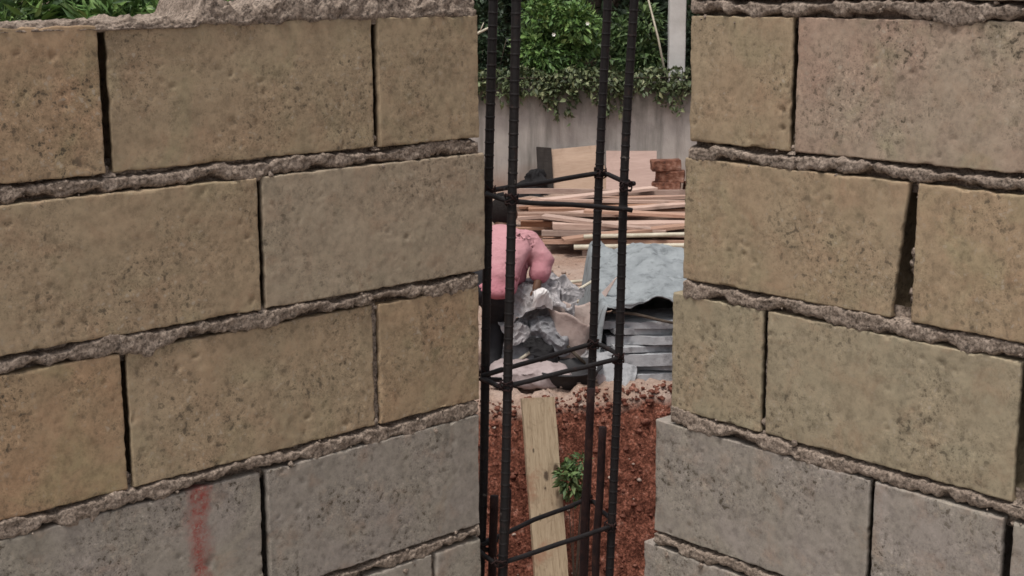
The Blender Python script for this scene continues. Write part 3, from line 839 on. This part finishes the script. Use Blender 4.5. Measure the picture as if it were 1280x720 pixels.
# ------------------------------------------------------------------ timber pile
rt = random.Random(8)
def timber_mesh(L, w, h, seed):
    mb = MB(); n = 14
    prof = [(-w/2,0),(w/2,0),(w/2,h),(-w/2,h)]
    for i in range(n+1):
        x = L*(i/n-.5); by = .03*nz(x*.7, seed, 0); bz = .012*nz(x*.9, seed, 5)
        for (y, z) in prof: mb.v.append((x, y+by+.002*nz(x*9, y*50, seed), z+bz))
    for i in range(n):
        for k in range(4):
            mb.f.append((i*4+k, i*4+(k+1)%4, (i+1)*4+(k+1)%4, (i+1)*4+k))
    mb.f.append((3,2,1,0)); mb.f.append(tuple(n*4+k for k in range(4)))
    return mb.mesh('timber')
for x in (.75, 2.35):
    me = timber_mesh(2.3, .10, .09, x)
    o = link('timber_bearer', me, M['timber'], None, (x, 15.75, GZ(x, 15.75)+.0), smooth=False); o.rotation_euler = (0,0,R(91))
    tag(o, 'squared timber bearer under the left end of the timber pile' if x < 1 else 'squared timber bearer under the far right end of the timber pile', 'timber')
zc = ZU + .105
rows = [(14.75, 7, .30, 0), (14.80, 7, .29, 1), (14.95, 6, .30, 2), (15.25, 5, .30, 3), (15.7, 3, .30, 4)]
for (y0, n, dy, lay) in rows:
    hh = 0
    for k in range(n):
        L = rt.uniform(2.7, 3.6); w = rt.choice((.07, .10, .15, .22))*rt.uniform(.9,1.1); h = rt.uniform(.022, .058)
        left_end = rt.uniform(.30, .46) if (k < 2 and lay < 3) else rt.uniform(-.15, .35)
        me = timber_mesh(L, w, h, rt.uniform(0, 99))
        o = link('timber', me, M['timber'], None, (left_end + L/2, y0 + dy*k + rt.uniform(-.02,.02), zc), smooth=False)
        o.rotation_euler = (rt.uniform(-.10,.10), rt.uniform(-.016,.016), R(rt.gauss(1.2, 4.0) + (1.5 if lay > 1 else 0)))
        if lay == 4 and k == 0: lab = 'topmost front board lying on the brown timber pile'
        else: lab = 'sawn brown board lying in the timber pile behind the person'
        tag(o, lab, 'timber', 'boards in the timber pile')
        hh = max(hh, h)
    zc += .072
for (cx, cy, cz, L, rz, ry, lab) in ((1.15, 15.4, -2.40, 2.3, 13, -2, 'brown plank lying slantwise across the timber pile, right end to the back'),
                                  (1.75, 15.1, -2.42, 2.0, -11, 1.5, 'brown plank lying slantwise across the timber pile, right end to the front'),
                                  (1.45, 14.75, -2.50, 1.9, 9, -5.0, 'brown plank sloping up to the right along the front of the timber pile'),
                                  (.95, 14.9, -2.46, 1.3, -16, 4.5, 'short brown plank sloping down to the right near the left end of the timber pile'),
                                  (.80, 15.9, -2.33, 1.7, 21, -3, 'short brown plank lying steeply askew on the back of the timber pile')):
    o = link('timber', timber_mesh(L, .16, .03, cx*7), M['timber'], None, (cx, cy, cz), smooth=False); o.rotation_euler = (0, R(ry), R(rz))
    tag(o, lab, 'timber', 'boards in the timber pile')
# light poles lying along the front of the pile
for (x0, x1, y0, y1, z, r, lab) in ((.72, 2.7, 14.52, 14.62, -2.52, .022, 'pale thin pole lying along the front of the timber pile, upper one'),
                                    (.62, 2.8, 14.48, 14.50, -2.62, .026, 'pale thin pole lying along the front of the timber pile, lower one')):
    mb = MB(); mb.tube([(0,0,0), ((x1-x0)*.5, (y1-y0)*.5, .01), (x1-x0, y1-y0, .015)], [r, r*.95, r*.8], 8)
    tag(mb.build('wooden_pole', M['cane'], None, (x0, y0, z)), lab, 'pole', 'poles on the timber pile')

# ------------------------------------------------------------------ sacks, tarpaulin, pan
def sack(L, W, H, seed, mat, loc, rot, label, cat='sack', group=None):
    mb = MB(); nu, nv = 36, 26
    def fn(i, j):
        th = 2*math.pi*i/nu; t = j/(nv-1)
        u = -1 + 2*t
        pin = max(0.0, 1-abs(u)**5)**.5                       # pinched sewn ends
        cw = 1 if abs(u) < .97 else .9
        ca, sa = math.cos(th), math.sin(th)
        y = math.copysign(abs(ca)**.55, ca)*W/2*(.86+.14*pin)*cw
        z = math.copysign(abs(sa)**.75, sa)*H/2*(.10+.90*pin)
        w = fbm(u*3.2+seed, ca*1.8, sa*1.8, 3)
        rdg = 1-abs(nz(u*5+seed, ca*3, sa*3))*2
        rd2 = 1-2*abs(nz(u*13+seed, ca*7, sa*7))
        z += H*(.12*w + .06*rdg + .05*rd2)*pin; y += W*(.05*w + .02*rd2)
        x = u*L/2 + .02*nz(ca*2, sa*2, seed)
        return (x, y, z + H/2)
    mb.grid(nu, nv, fn, closed_u=True)
    o = mb.build('cement_sack', M[mat], None, loc); o.rotation_euler = rot
    return tag(o, label, cat, group)
def slab(L, W, H, seed, loc, rz, tilt, label):
    mb = MB(); nx, ny = 22, 10
    def edge(x, y):
        return (x + .035*fbm(y*4, seed, x*2, 3)*(abs(x)/(L/2))**4, y + .022*fbm(x*5, seed, y*2, 4)*(abs(y)/(W/2))**4)
    def top(i, j):
        x, y = edge(L*(i/(nx-1)-.5), W*(j/(ny-1)-.5)); return (x, y, H + .012*nz(x*4, y*4, seed) + .006*fbm(x*14, y*14, seed, 3))
    def bot(i, j):
        x, y = edge(L*((nx-1-i)/(nx-1)-.5), W*(j/(ny-1)-.5)); return (x, y, .004*nz(x*4, y*4, seed+5))
    mb.grid(nx, ny, top); N = nx*ny; mb.grid(nx, ny, bot)
    t_ = lambda i, j: j*nx+i
    b_ = lambda i, j: N + j*nx + (nx-1-i)
    for i in range(nx-1):
        mb.f.append((t_(i+1,0), t_(i,0), b_(i,0), b_(i+1,0))); mb.f.append((t_(i,ny-1), t_(i+1,ny-1), b_(i+1,ny-1), b_(i,ny-1)))
    for j in range(ny-1):
        mb.f.append((t_(0,j), t_(0,j+1), b_(0,j+1), b_(0,j))); mb.f.append((t_(nx-1,j+1), t_(nx-1,j), b_(nx-1,j), b_(nx-1,j+1)))
    o = mb.build('grey_slab', M['sack_layer'], None, loc, smooth=False); o.rotation_euler = (R(tilt*.5), R(tilt), R(rz))
    return tag(o, label, 'slab', 'broken grey slabs stacked beside the right wall', kind='thing')
zs = GZ(.98, 10.2) - .01
for k, (L, W, H, dx, dy, rz, tl, lab) in enumerate((
        (.86, .50, .070, .02, -.02, 9, .6, 'broken grey slab, bottom of the stack beside the right wall'),
        (.72, .46, .050, .08, .01, -14, -2.2, 'broken grey slab, second from bottom of the stack beside the right wall'),
        (.90, .44, .085, .02, -.06, 5, 1.4, 'thickest broken grey slab, third from bottom of the stack'),
        (.60, .48, .045, -.05, .0, 17, 3.0, 'thin broken grey slab, fourth from bottom of the stack'),
        (.80, .46, .060, .09, -.05, -9, -2.6, 'broken grey slab, fifth from bottom of the stack'),
        (.66, .42, .040, .02, .02, 12, 2.4, 'thin broken grey slab, second from top under the tarpaulin'),
        (.74, .44, .055, .06, -.04, -8, -2.0, 'broken grey slab, topmost under the tarpaulin'))):
    slab(L, W, H, 5.1*k+1, (.99+dx, 10.22+dy, zs), rz, tl, lab); zs += H + .006
for (x, y, L, W, H, rot, lab) in ((.70, 9.90, .30, .26, .035, (62, 6, 14), 'small broken grey slab leaning on the front of the slab stack'),
                                  (.62, 10.45, .36, .30, .04, (20, 24, 35), 'broken grey slab tipped up at the left end of the slab stack')):
    o = slab(L, W, H, x*31, (x, y, GZ(x, y)+.10), 0, 0, lab); o.rotation_euler = tuple(R(v) for v in rot)
# tarpaulin: draped over the stack and what lies behind it
mb = MB(); nu, nv = 96, 84
def tarp_h(x, y):
    g = GZ(x, y)+.012
    lump = .09*nz(x*2.4, y*2.0, 3)
    t = sst(.50, .64, x)*sst(1.95, 1.75, x)*sst(12.0, 11.6, y)
    top = -2.245 + .10*sst(10.3, 11.3, y) + lump
    return g + (top-g)*t
def tarp(i, j):
    x = .50 + 1.5*i/(nu-1); v = j/(nv-1)
    hang = max(.01, .030 + .13*nz(x*3.4, 3, 3) + .05*nz(x*13, 1, 6)) + .26*sst(.66, .60, x)
    y0 = 9.955
    if v < .18:                                   # front skirt hanging over the sacks
        q = 1 - v/.18; y = y0 - .015*math.sin(q*2) ; z = -2.255 - hang*q*(1)
        z0 = tarp_h(x, y0+.05); z = min(z, 9); y += .02*nz(x*9, q*2, 1)
        z = max(z0 - hang*q, GZ(x, y)+.02)
    else:
        q = (v-.18)/.82; y = y0 + 2.15*q; z = tarp_h(x, y+.05*(1-q))
    rid = 1-2*abs(nz(x*3.1 + y*1.2, y*2.4 - x, 5))
    rid2 = 1-2*abs(nz(x*7 - y*3, y*6, 9))
    k = sst(0, .03, z - GZ(x, y))
    rid3 = 1-2*abs(nz(x*15 + y*4, y*11, 2))
    z += k*(.045*rid + .026*rid2 + .014*rid3); y -= k*(.012*rid2 if v < .2 else 0)
    return (x, y, z)
mb.grid(nu, nv, tarp)
tm = mb.mesh('tarpaulin'); tm.transform(Matrix.Translation((-1.2, -10.9, -ZU)))
to = link('tarpaulin', tm, M['tarp'], None, (1.2, 10.9, ZU))
md = to.modifiers.new('thickness', 'SOLIDIFY'); md.thickness = .004; md.offset = 1
tag(to, 'rumpled blue grey tarpaulin spread over the grey slab stack beside the right wall', 'tarpaulin')

sack(.50, .40, .17, 21, 'sack_grey', (.105, 10.16, GZ(.1,10.16)-.01), (0, R(-78), R(84)), 'full grey sack standing upright behind the pale sack, near the person', group='loose sacks beside the person')
sack(.56, .36, .15, 33, 'sack_dust', (.12, 9.86, GZ(.12,9.86)-.01), (0, R(2), R(8)), 'pale dusty sack lying flat at the edge of the red bank', group='loose sacks beside the person')
sack(.44, .34, .15, 47, 'sack_grey', (-.02, 10.36, GZ(-.02,10.36)-.01), (0, R(-70), R(70)), 'slumped grey sack in shadow beside the black trousers', group='loose sacks beside the person')

def crumple(size, seed, mat, loc, rot, label, amp=.10):
    mb = MB(); n = 48
    def fn(i, j):
        u, v = i/(n-1)-.5, j/(n-1)-.5
        x, y = u*size[0], v*size[1]
        k = 1.3/max(size)
        a = 1-2*abs(nz(x*6+seed, y*6, seed)); b = 1-2*abs(nz(x*13+seed, y*11, seed+4)); c = 1-2*abs(nz(x*3-seed, y*3, 8))
        d = 1-2*abs(nz(x*26, y*24, seed+7))
        z = amp*(.6*a + .45*b + .22*d + .8*c) - .9*amp*(u*u+v*v)*4
        x += .05*nz(y*7, z*5, seed); y += .05*nz(x*7, z*5, seed+3)
        return (x, y, z)
    mb.grid(n, n, fn)
    o = mb.build('paper_sheet', M[mat], None, loc, smooth=False); o.rotation_euler = rot
    md = o.modifiers.new('thickness', 'SOLIDIFY'); md.thickness = .003
    return tag(o, label, 'paper', 'crumpled empty sacks')
crumple((.42, .36), 3, 'paper', (.13, 10.18, -2.19), (R(28), R(-8), R(15)), 'crumpled pale empty sack under the hand of the person', .06)
crumple((.34, .40), 8, 'paper', (.30, 10.34, -2.28), (R(50), R(18), R(-20)), 'crumpled pale empty sack propped between the standing sack and the torn sack', .07)
crumple((.30, .30), 15, 'sack_grey', (.26, 10.06, -2.47), (R(62), R(-20), R(8)), 'dark crumpled empty sack above the black pan', .07)

for q, (x, y, sz, sd, m_, lab) in enumerate((
        (.52, 10.75, .26, 51, 'paper', 'crumpled pale scrap on the ground between torn sack and tarpaulin'),
        (.30, 11.3, .34, 52, 'paper', 'crumpled pale scrap on the ground behind the torn sack'),
        (.62, 11.9, .30, 53, 'sack_grey', 'grey scrap on the ground left of the pale stick'),
        (.20, 12.6, .36, 54, 'sack_dust', 'dusty pinkish scrap on the ground between the person and the timber pile'),
        (1.35, 12.6, .42, 55, 'sack_grey', 'grey scrap on the ground behind the tarpaulin, right of the pale stick'),
        (.92, 13.2, .30, 56, 'sack_dust', 'dusty pinkish scrap on the ground in front of the timber pile'))):
    crumple((sz, sz*.8), sd, m_, (x, y, GZ(x, y)+.05), (0, 0, R(31*q)), lab, .06)
for q, (x0, y0, z0, x1, y1, z1, r, m_, lab) in enumerate((
        (.24, 10.30, .42, .60, 10.42, .62, .013, 'cane', 'pale stick rising to the right out of the crumpled empty sacks'),
        (.05, 9.98, .14, .34, 10.02, .30, .012, 'cane', 'pale stick lying across the flat dusty sack'),
        (.28, 10.02, .30, .52, 9.96, .10, .014, 'bark', 'dark stick slanting down onto the black pan'),
        (.44, 11.10, .05, .95, 11.70, .06, .016, 'bark', 'dark stick on the ground left of the tarpaulin'),
        (-.05, 12.9, .04, .70, 13.2, .05, .018, 'cane', 'long pale stick on the ground in front of the timber pile'),
        (.70, 9.98, .50, 1.16, 9.93, .42, .012, 'bark', 'dark stick lying across the front of the tarpaulin'))):
    mb = MB(); g0 = GZ(x0, y0); a, b = Vector((0,0,0)), Vector((x1-x0, y1-y0, z1-z0))
    mb.tube([a, a.lerp(b,.35)+Vector((0,.01,.012)), a.lerp(b,.7)+Vector((0,-.01,.004)), b], [r, r, r*.9, r*.8], 7)
    tag(mb.build('stick', M[m_], None, (x0, y0, g0+z0)), lab, 'stick')
for q, (x, y, z, sz, sd, m_, rot, lab) in enumerate((
        (.05, 10.05, .33, .24, 71, 'paper', (50, 10, 20), 'small pale crumpled scrap on top of the upright grey sack'),
        (.22, 10.0, .18, .26, 72, 'black_plastic', (60, 0, 40), 'black plastic scrap between the upright grey sack and the torn sack'),
        (.56, 10.08, .12, .22, 73, 'paper', (40, 20, 10), 'pale crumpled scrap between the torn sack and the grey slabs'),
        (.30, 10.45, .40, .26, 74, 'black_plastic', (40, -20, 70), 'black plastic scrap behind the torn sack'),
        (.62, 9.90, .03, .20, 75, 'sack_dust', (5, 0, 30), 'dusty scrap at the bank edge in front of the grey slabs'),
        (.52, 11.05, .06, .36, 76, 'black_plastic', (10, 5, 15), 'black plastic scrap on the ground left of the tarpaulin'),
        (.12, 11.8, .05, .30, 77, 'paper', (5, 5, 55), 'pale crumpled scrap on the ground beyond the right hand of the person'))):
    crumple((sz, sz*.8), sd, m_, (x, y, GZ(x, y)+z), tuple(R(v) for v in rot), lab, .055)
M['rag'] = sack_mat('white_rag', (.58,.56,.55), (.70,.68,.67), (.40,.37,.36))
crumple((.15, .12), 91, 'rag', (.215, 10.02, -2.175), (R(60), R(15), R(20)), 'small white rag lying under the fingers of the person', .05)
# torn open paper sack
root = empty('torn_sack', (.415, 10.12, GZ(.415,10.12)), R(0)); tag(root, 'torn upright pinkish paper sack gaping open beside the black pan', 'sack')
mb = MB()
def ts(i, j):
    t = j/27; q = i/35
    th = R(-35) - q*R(295)                   # open towards the right front
    r = (.125 + .05*t*t)*(1+.10*fbm(math.cos(th)*2, math.sin(th)*2, t*4, 3))
    h = .50 + .22*math.exp(-((th+R(330))/.45)**2) + .05*nz(th*2, 1, 1) - .10*math.exp(-((th+R(60))/.5)**2)
    x = r*math.cos(th) + .16*t**2.2*math.exp(-((th+R(330))/.8)**2); y = r*.8*math.sin(th)
    return (x + .02*t, y, h*t + .012*nz(th*5, t*6, 3))
mb.grid(36, 28, ts)
o = mb.build('outer_paper', M['sack_pink'], root); md = o.modifiers.new('thickness', 'SOLIDIFY'); md.thickness = .006
mb = MB()
def ti(i, j):
    th = 2*math.pi*i/30; t = j/9
    r = .108*(1-.3*t)*(1+.2*fbm(math.cos(th)*2, math.sin(th)*2, t*3, 3)) * (0 if j == 9 else 1)
    return (r*math.cos(th), r*.75*math.sin(th), .30*t**.6)
mb.grid(30, 10, ti, closed_u=True)
mb.build('contents', M['clod'], root)
# black rubber pan
mb = MB()
prof = [(0,.0),(.13,.0),(.15,.01),(.19,.07),(.215,.12),(.235,.128),(.237,.136),(.222,.140),(.205,.128),(.18,.075),(.14,.022),(0,.018)]
mb.grid(36, len(prof), lambda i, j: (prof[j][0]*math.cos(2*math.pi*i/36), prof[j][0]*math.sin(2*math.pi*i/36)*.85, prof[j][1]+.006*math.sin(4*math.pi*i/36)), closed_u=True)
o = mb.build('head_pan', M['rubber'], None, (.40, 9.83, GZ(.40,9.83)+.012)); o.rotation_euler = (R(3), R(-4), 0)
tag(o, 'black rubber carrying pan on the ground by the edge of the red bank', 'pan')
mb = MB(); mb.tube([(0,0,0), (.22,.12,.05), (.5,.28,.13)], [.011,.012,.010], 7)
tag(mb.build('stick', M['cane'], None, (.52, 12.25, GZ(.52,12.25)+.06)), 'pale stick lying on the ground just behind the tarpaulin', 'stick')

# ------------------------------------------------------------------ leaning plank, weed
bx, by = .235, 8.92
L = 1.36
pl = MB(); w, th = .222, .036; n = 22
for i in range(n+1):
    x = L*i/n; wv = .004*nz(x*3, 1, 1)
    e = (.012*nz(i, 3, 3) if i == n else 0)
    for (y, z) in ((-w/2+wv+.0025*nz(x*14,2,0), 0), (w/2+wv+.0025*nz(x*14,8,0), 0), (w/2+wv, th), (-w/2+wv, th)): pl.v.append((x + (e if y > 0 else -e), y, z + .006*nz(x*2, 5, 5)))
for i in range(n):
    for k in range(4): pl.f.append((i*4+k, i*4+(k+1)%4, (i+1)*4+(k+1)%4, (i+1)*4+k))
pl.f.append((3,2,1,0)); pl.f.append(tuple(n*4+k for k in range(4)))
po = pl.build('wooden_plank', M['plank'], None, (0,0,0), smooth=False)
top = Vector((.168, 9.24, -2.665)); bot = Vector((.262, 8.72, ZLOW+.02))
d = (top-bot).normalized()
side = Vector((1, .30, 0)); side = (side - d*side.dot(d)).normalized(); nrm = d.cross(side).normalized()
Lr = (top-bot).length
for v in po.data.vertices: v.co.x *= Lr/L
mx = Matrix((d, side, nrm)).transposed().to_4x4(); mx.translation = bot
po.matrix_world = mx
tag(po, 'pale yellowish wooden plank leaning upright against the red earth bank', 'plank')

def weed(base, crown, n, seed, label):
    plant('weed', base, crown, n, .055, 'leaf_mid', seed, label, 'weed', 'weeds on the earth bank', stems=6, trunk_r=.006, lobes=5)
wy = edge_y(.40)-.30
weed((.40, 8.98, GZ(.40, 8.98)), ((.40, 8.94, -3.12), (.12, .11, .20)), 420, 61, 'green weed growing on the red bank just right of the leaning plank')

# ------------------------------------------------------------------ person
def skin_mesh(chains, sub=2):
    """chains: list of (list of (pos, radius), attach index or None) merged as one vertex/edge skeleton"""
    V, E, Rr = [], [], []
    names = {}
    for ch in chains:
        prev = None
        for item in ch:
            if isinstance(item, str): prev = names[item]; continue
            p, r = item[0], item[1]
            V.append(p); Rr.append(r); k = len(V)-1
            if len(item) > 2: names[item[2]] = k
            if prev is not None: E.append((prev, k))
            prev = k
    me = bpy.data.meshes.new('sk'); me.from_pydata(V, E, []); me.update()
    o = bpy.data.objects.new('sk', me); COL.objects.link(o)
    md = o.modifiers.new('skin', 'SKIN'); md.use_smooth_shade = True; md.branch_smoothing = .5
    for k, r in enumerate(Rr):
        sv = me.skin_vertices[0].data[k]
        sv.radius = r if isinstance(r, tuple) else (r, r); sv.use_root = (k == 0)
    s = o.modifiers.new('sub', 'SUBSURF'); s.levels = sub; s.render_levels = sub
    dg = bpy.context.evaluated_depsgraph_get(); dg.update()
    out = bpy.data.meshes.new_from_object(o.evaluated_get(dg))
    bpy.data.objects.remove(o); bpy.data.meshes.remove(me)
    out.materials.clear()
    return out
PB = Vector((-.20, 10.05, GZ(-.2, 10.05)))
def P(x, y, z): return (x - PB.x, y - PB.y, z + 2.75)      # world -> person space (z above the yard)
pel = P(-.20, 9.98, -2.05)
def arm(sh, el, ha, tip, key):
    out = [[key, (sh, .060), (tuple((Vector(sh)+Vector(el))/2), .052), (el, .043), (tuple((Vector(el)+Vector(ha))/2), .038), (ha, .029, key+'w')]]
    w, tp = Vector(ha), Vector(tip); d = (tp-w); ax = d.normalized()
    sd = ax.cross(Vector((0,1,0))).normalized()
    palm = w + d*.45
    out.append([key+'w', (tuple(palm), (.040, .020), key+'p')])
    for q, (off, ln) in enumerate(((-.030,.075),(-.010,.088),(.010,.082),(.029,.066))):
        b = palm + sd*off + ax*.012
        out.append([key+'p', (tuple(b), .011), (tuple(b+ax*ln*.5+Vector((0,.008,0))), .0095), (tuple(b+ax*ln+Vector((0,.028,-.004))), .008)])
    b = w + d*.15 + sd*-.026
    out.append([key+'w', (tuple(b), .014), (tuple(b+sd*-.026+ax*.030), .011), (tuple(b+sd*-.030+ax*.062+Vector((0,.014,0))), .009)])
    return out
shR, elR, haR, tipR = P(.095,10.25,-1.835), P(.218,10.22,-1.945), P(.172,10.10,-2.12), P(.190,10.08,-2.21)
shL, elL, haL, tipL = P(-.28,10.20,-1.83), P(-.42,10.33,-1.96), P(-.22,10.52,-2.07), P(-.17,10.58,-2.16)
hipR, knR, anR = P(-.135,9.98,-2.10), P(-.11,10.20,-2.36), P(-.145,10.02,-2.68)
hipL, knL, anL = P(-.31,9.96,-2.10), P(-.37,10.20,-2.36), P(-.36,10.02,-2.68)
head_c = Vector(P(-.062, 10.40, -1.622))
body_chains = [
    [(pel, (.10,.08), 'pel'), (P(-.14,10.06,-1.96), (.10,.08)), (P(-.075,10.19,-1.85), (.10,.075), 'chest'), (P(-.08,10.28,-1.77), (.065,.055), 'neckb'), (P(-.07,10.34,-1.72), .052), (P(-.065,10.375,-1.67), .070), (P(-.062,10.40,-1.622), .090), (P(-.06,10.41,-1.57), .070)],
    ['chest', (shR, .05, 'shR')], ['chest', (shL, .05, 'shL')],
]
body_chains += arm(shR, elR, haR, tipR, 'shR')
body_chains += arm(shL, elL, haL, tipL, 'shL')
for hip, kn, an, key in ((hipR, knR, anR, 'r'), (hipL, knL, anL, 'l')):
    body_chains.append(['pel', (hip, .085), (tuple((Vector(hip)+Vector(kn))/2), .072), (kn, .055), (tuple((Vector(kn)*.6+Vector(an)*.4)), .052), (an, .036), (tuple(Vector(an)+Vector((.0,.10,-.03))), .036), (tuple(Vector(an)+Vector((.0,.17,-.04))), .028)])
# arm() repeats the shoulder vertex; drop the duplicate
for ch in body_chains:
    if isinstance(ch[0], str) and ch[0] in ('shR','shL') and len(ch) > 3 and not isinstance(ch[1], str) and ch[1][0] in (shR, shL): ch.pop(1)
person = link('person', skin_mesh(body_chains), M['skin'], None, PB)
tag(person, 'person in faded pink shirt and black trousers stooping with back turned, right arm reaching down', 'person')
def union_mesh(chains, voxel=.014, smooth=5):
    mb = MB()
    def ball_(c, r):
        c = Vector(c)
        mb.grid(14, 10, lambda i, j: (c.x + r[0]*math.sin(math.pi*j/9)*math.cos(2*math.pi*i/14), c.y + r[1]*math.sin(math.pi*j/9)*math.sin(2*math.pi*i/14), c.z + r[2]*math.cos(math.pi*j/9)), closed_u=True)
    for ch in chains:
        for (p, r), (q, w) in zip(ch[:-1], ch[1:]):
            r = Vector(r if isinstance(r, tuple) else (r,)*3); w = Vector(w if isinstance(w, tuple) else (w,)*3)
            n = max(3, int((Vector(q)-Vector(p)).length/.018))
            for k in range(n+1): ball_(Vector(p).lerp(Vector(q), k/n), r.lerp(w, k/n))
    me = mb.mesh('u'); o = bpy.data.objects.new('u', me); COL.objects.link(o)
    md = o.modifiers.new('r', 'REMESH'); md.mode = 'VOXEL'; md.voxel_size = voxel
    sm = o.modifiers.new('s', 'SMOOTH'); sm.iterations = smooth; sm.factor = .5
    dg = bpy.context.evaluated_depsgraph_get(); dg.update()
    out = bpy.data.meshes.new_from_object(o.evaluated_get(dg))
    bpy.data.objects.remove(o); bpy.data.meshes.remove(me)
    return out
shirt = union_mesh([
    [(P(-.135,9.98,-2.10), (.165,.135,.06)), (P(-.115,10.02,-2.00), (.165,.135,.09)), (P(-.075,10.12,-1.89), (.195,.14,.11)), (P(-.06,10.20,-1.835), (.20,.13,.10)), (P(-.075,10.29,-1.765), (.11,.08,.06))],
    [(P(-.03,10.24,-1.90), (.16,.09,.10)), (P(-.035,10.22,-2.06), (.135,.09,.07))],
    [(P(-.02,10.20,-1.82), .10), (P(.105,10.25,-1.835), .092), (elR, .078), (tuple(Vector(elR)*.62+Vector(haR)*.38), .072)],
    [(P(-.14,10.20,-1.82), .10), (P(-.28,10.2,-1.83), .088), (elL, .076), (tuple((Vector(elL)+Vector(haL))/2), .064), (tuple(Vector(elL)*.1+Vector(haL)*.9), .05)],
], .012, 6)
for v in shirt.vertices:                       # cloth creases
    c = v.co; k = .015*(1-2*abs(nz(c.x*4+c.z*7, c.y*4, c.z*3))) + .008*(1-2*abs(nz(c.x*9-c.z*6, c.y*7, c.z*4)))
    v.co = c + v.normal*k
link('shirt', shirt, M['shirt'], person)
tr = union_mesh([
    [(P(-.225,9.97,-2.11), (.15,.12,.09)), (P(-.18,10.0,-2.02), (.145,.115,.08))],
    [(hipR, .115), (tuple((Vector(hipR)+Vector(knR))/2), .095), (knR, .078), (tuple((Vector(knR)+Vector(anR))/2), .070), (tuple(Vector(anR)+Vector((0,0,.03))), .062)],
    [(hipL, .115), (tuple((Vector(hipL)+Vector(knL))/2), .095), (knL, .078), (tuple((Vector(knL)+Vector(anL))/2), .070), (tuple(Vector(anL)+Vector((0,0,.03))), .062)],
], .014, 3)
for v in tr.vertices:
    c = v.co; v.co = c + v.normal*.008*(1-2*abs(nz(c.x*9, c.y*9, c.z*9)))
link('trousers', tr, M['trousers'], person)
for an in (anR, anL):
    mb = MB()
    a = Vector(an)
    def sf(i, j):
        th = 2*math.pi*i/16; t = j/10; yy = -.075 + .27*t
        w = (.043 + .008*math.sin(t*3.0))*max(.02, math.sin(math.pi*min(1, max(0, .04+t*.92))))**.35
        h = (.085 - .045*sst(.25, .7, t))*max(.05, math.sin(math.pi*(.06+t*.88)))**.35
        return (a.x + w*math.cos(th), a.y + yy, max(.0, h*(.5+.5*math.sin(th))))
    mb.grid(16, 11, sf, closed_u=True)
    mb.build('shoe', M['shoe'], person)
# hair cap over crown and nape
mb = MB()
def hf(i, j):
    th = 2*math.pi*i/28; ph = math.pi*.62*j/13
    d = Vector((math.sin(ph)*math.cos(th), math.sin(ph)*math.sin(th), math.cos(ph)))
    d = Matrix.Rotation(R(38), 3, 'X') @ d       # tipped back, towards the camera
    r = Vector((.098, .112, .112)); k = 1 + .03*nz(d.x*9, d.y*9, d.z*9)
    return tuple(head_c + Vector((0,-.004,-.002)) + Vector((d.x*r.x, d.y*r.y, d.z*r.z))*k)
mb.grid(28, 14, hf, closed_u=True)
link('hair', mb.mesh('hair'), M['hair'], person)
def ball(c, r, name, mat):
    mb = MB(); mb.grid(12, 9, lambda i, j: (c[0]+r[0]*math.sin(math.pi*j/8)*math.cos(2*math.pi*i/12), c[1]+r[1]*math.sin(math.pi*j/8)*math.sin(2*math.pi*i/12), c[2]+r[2]*math.cos(math.pi*j/8)), closed_u=True)
    return mb.build(name, mat, person)
for sx in (-1, 1):
    ball(head_c + Vector((sx*.094, .0, -.02)), (.012,.022,.034), 'ear', M['skin'])
    ball(head_c + Vector((sx*.034, .084, -.012)), (.014,.012,.012), 'eye', M['eye'])
ball(head_c + Vector((0, .097, -.038)), (.015,.020,.022), 'nose', M['skin'])
ball(head_c + Vector((0, .083, -.068)), (.028,.012,.008), 'mouth', M['skin'])

# ------------------------------------------------------------------ light: overcast daylight
w = bpy.data.worlds.new('World'); scene.world = w; w.use_nodes = True
nt = w.node_tree; bg = nt.nodes['Background']
sky = nt.nodes.new('ShaderNodeTexSky'); sky.sky_type = 'NISHITA'; sky.sun_disc = False
SUN_EL, SUN_AZ = R(70), R(205)       # azimuth clockwise from +Y
sky.sun_elevation = SUN_EL; sky.sun_rotation = SUN_AZ
sky.air_density = 1.0; sky.dust_density = 4.0; sky.ozone_density = 1.0
hs = nt.nodes.new('ShaderNodeHueSaturation'); hs.inputs['Saturation'].default_value = .22
nt.links.new(sky.outputs[0], hs.inputs['Color']); nt.links.new(hs.outputs[0], bg.inputs['Color'])
bg.inputs['Strength'].default_value = .09
sun = bpy.data.lights.new('sun', 'SUN'); sun.energy = 1.5; sun.angle = R(12); sun.color = (1, .95, .88)
so = bpy.data.objects.new('sun', sun); COL.objects.link(so)
dirv = Vector((math.sin(SUN_AZ)*math.cos(SUN_EL), math.cos(SUN_AZ)*math.cos(SUN_EL), math.sin(SUN_EL)))
so.rotation_euler = dirv.to_track_quat('Z', 'Y').to_euler()
so.location = (0, 0, 8)

# ------------------------------------------------------------------ camera
cam = bpy.data.cameras.new('camera'); co = bpy.data.objects.new('camera', cam); COL.objects.link(co)
cam.sensor_width = 36; cam.lens = 36*1838.7/1280; cam.clip_end = 2000; cam.clip_start = .05
pit, rol = .2065006, -.004897155
F = Vector((0, math.cos(pit), -math.sin(pit))); Rt = Vector((1,0,0)); U = Vector((0, math.sin(pit), math.cos(pit)))
R2 = Rt*math.cos(rol) + U*math.sin(rol); U2 = -Rt*math.sin(rol) + U*math.cos(rol)
m = Matrix((R2, U2, -F)).transposed().to_4x4()
co.matrix_world = m
scene.camera = co
vs = scene.view_settings
vs.view_transform = 'Standard'; vs.look = 'None'; vs.gamma = 1; vs.use_curve_mapping = False
vs.exposure = .70
scene.cycles.filter_width = 1.6
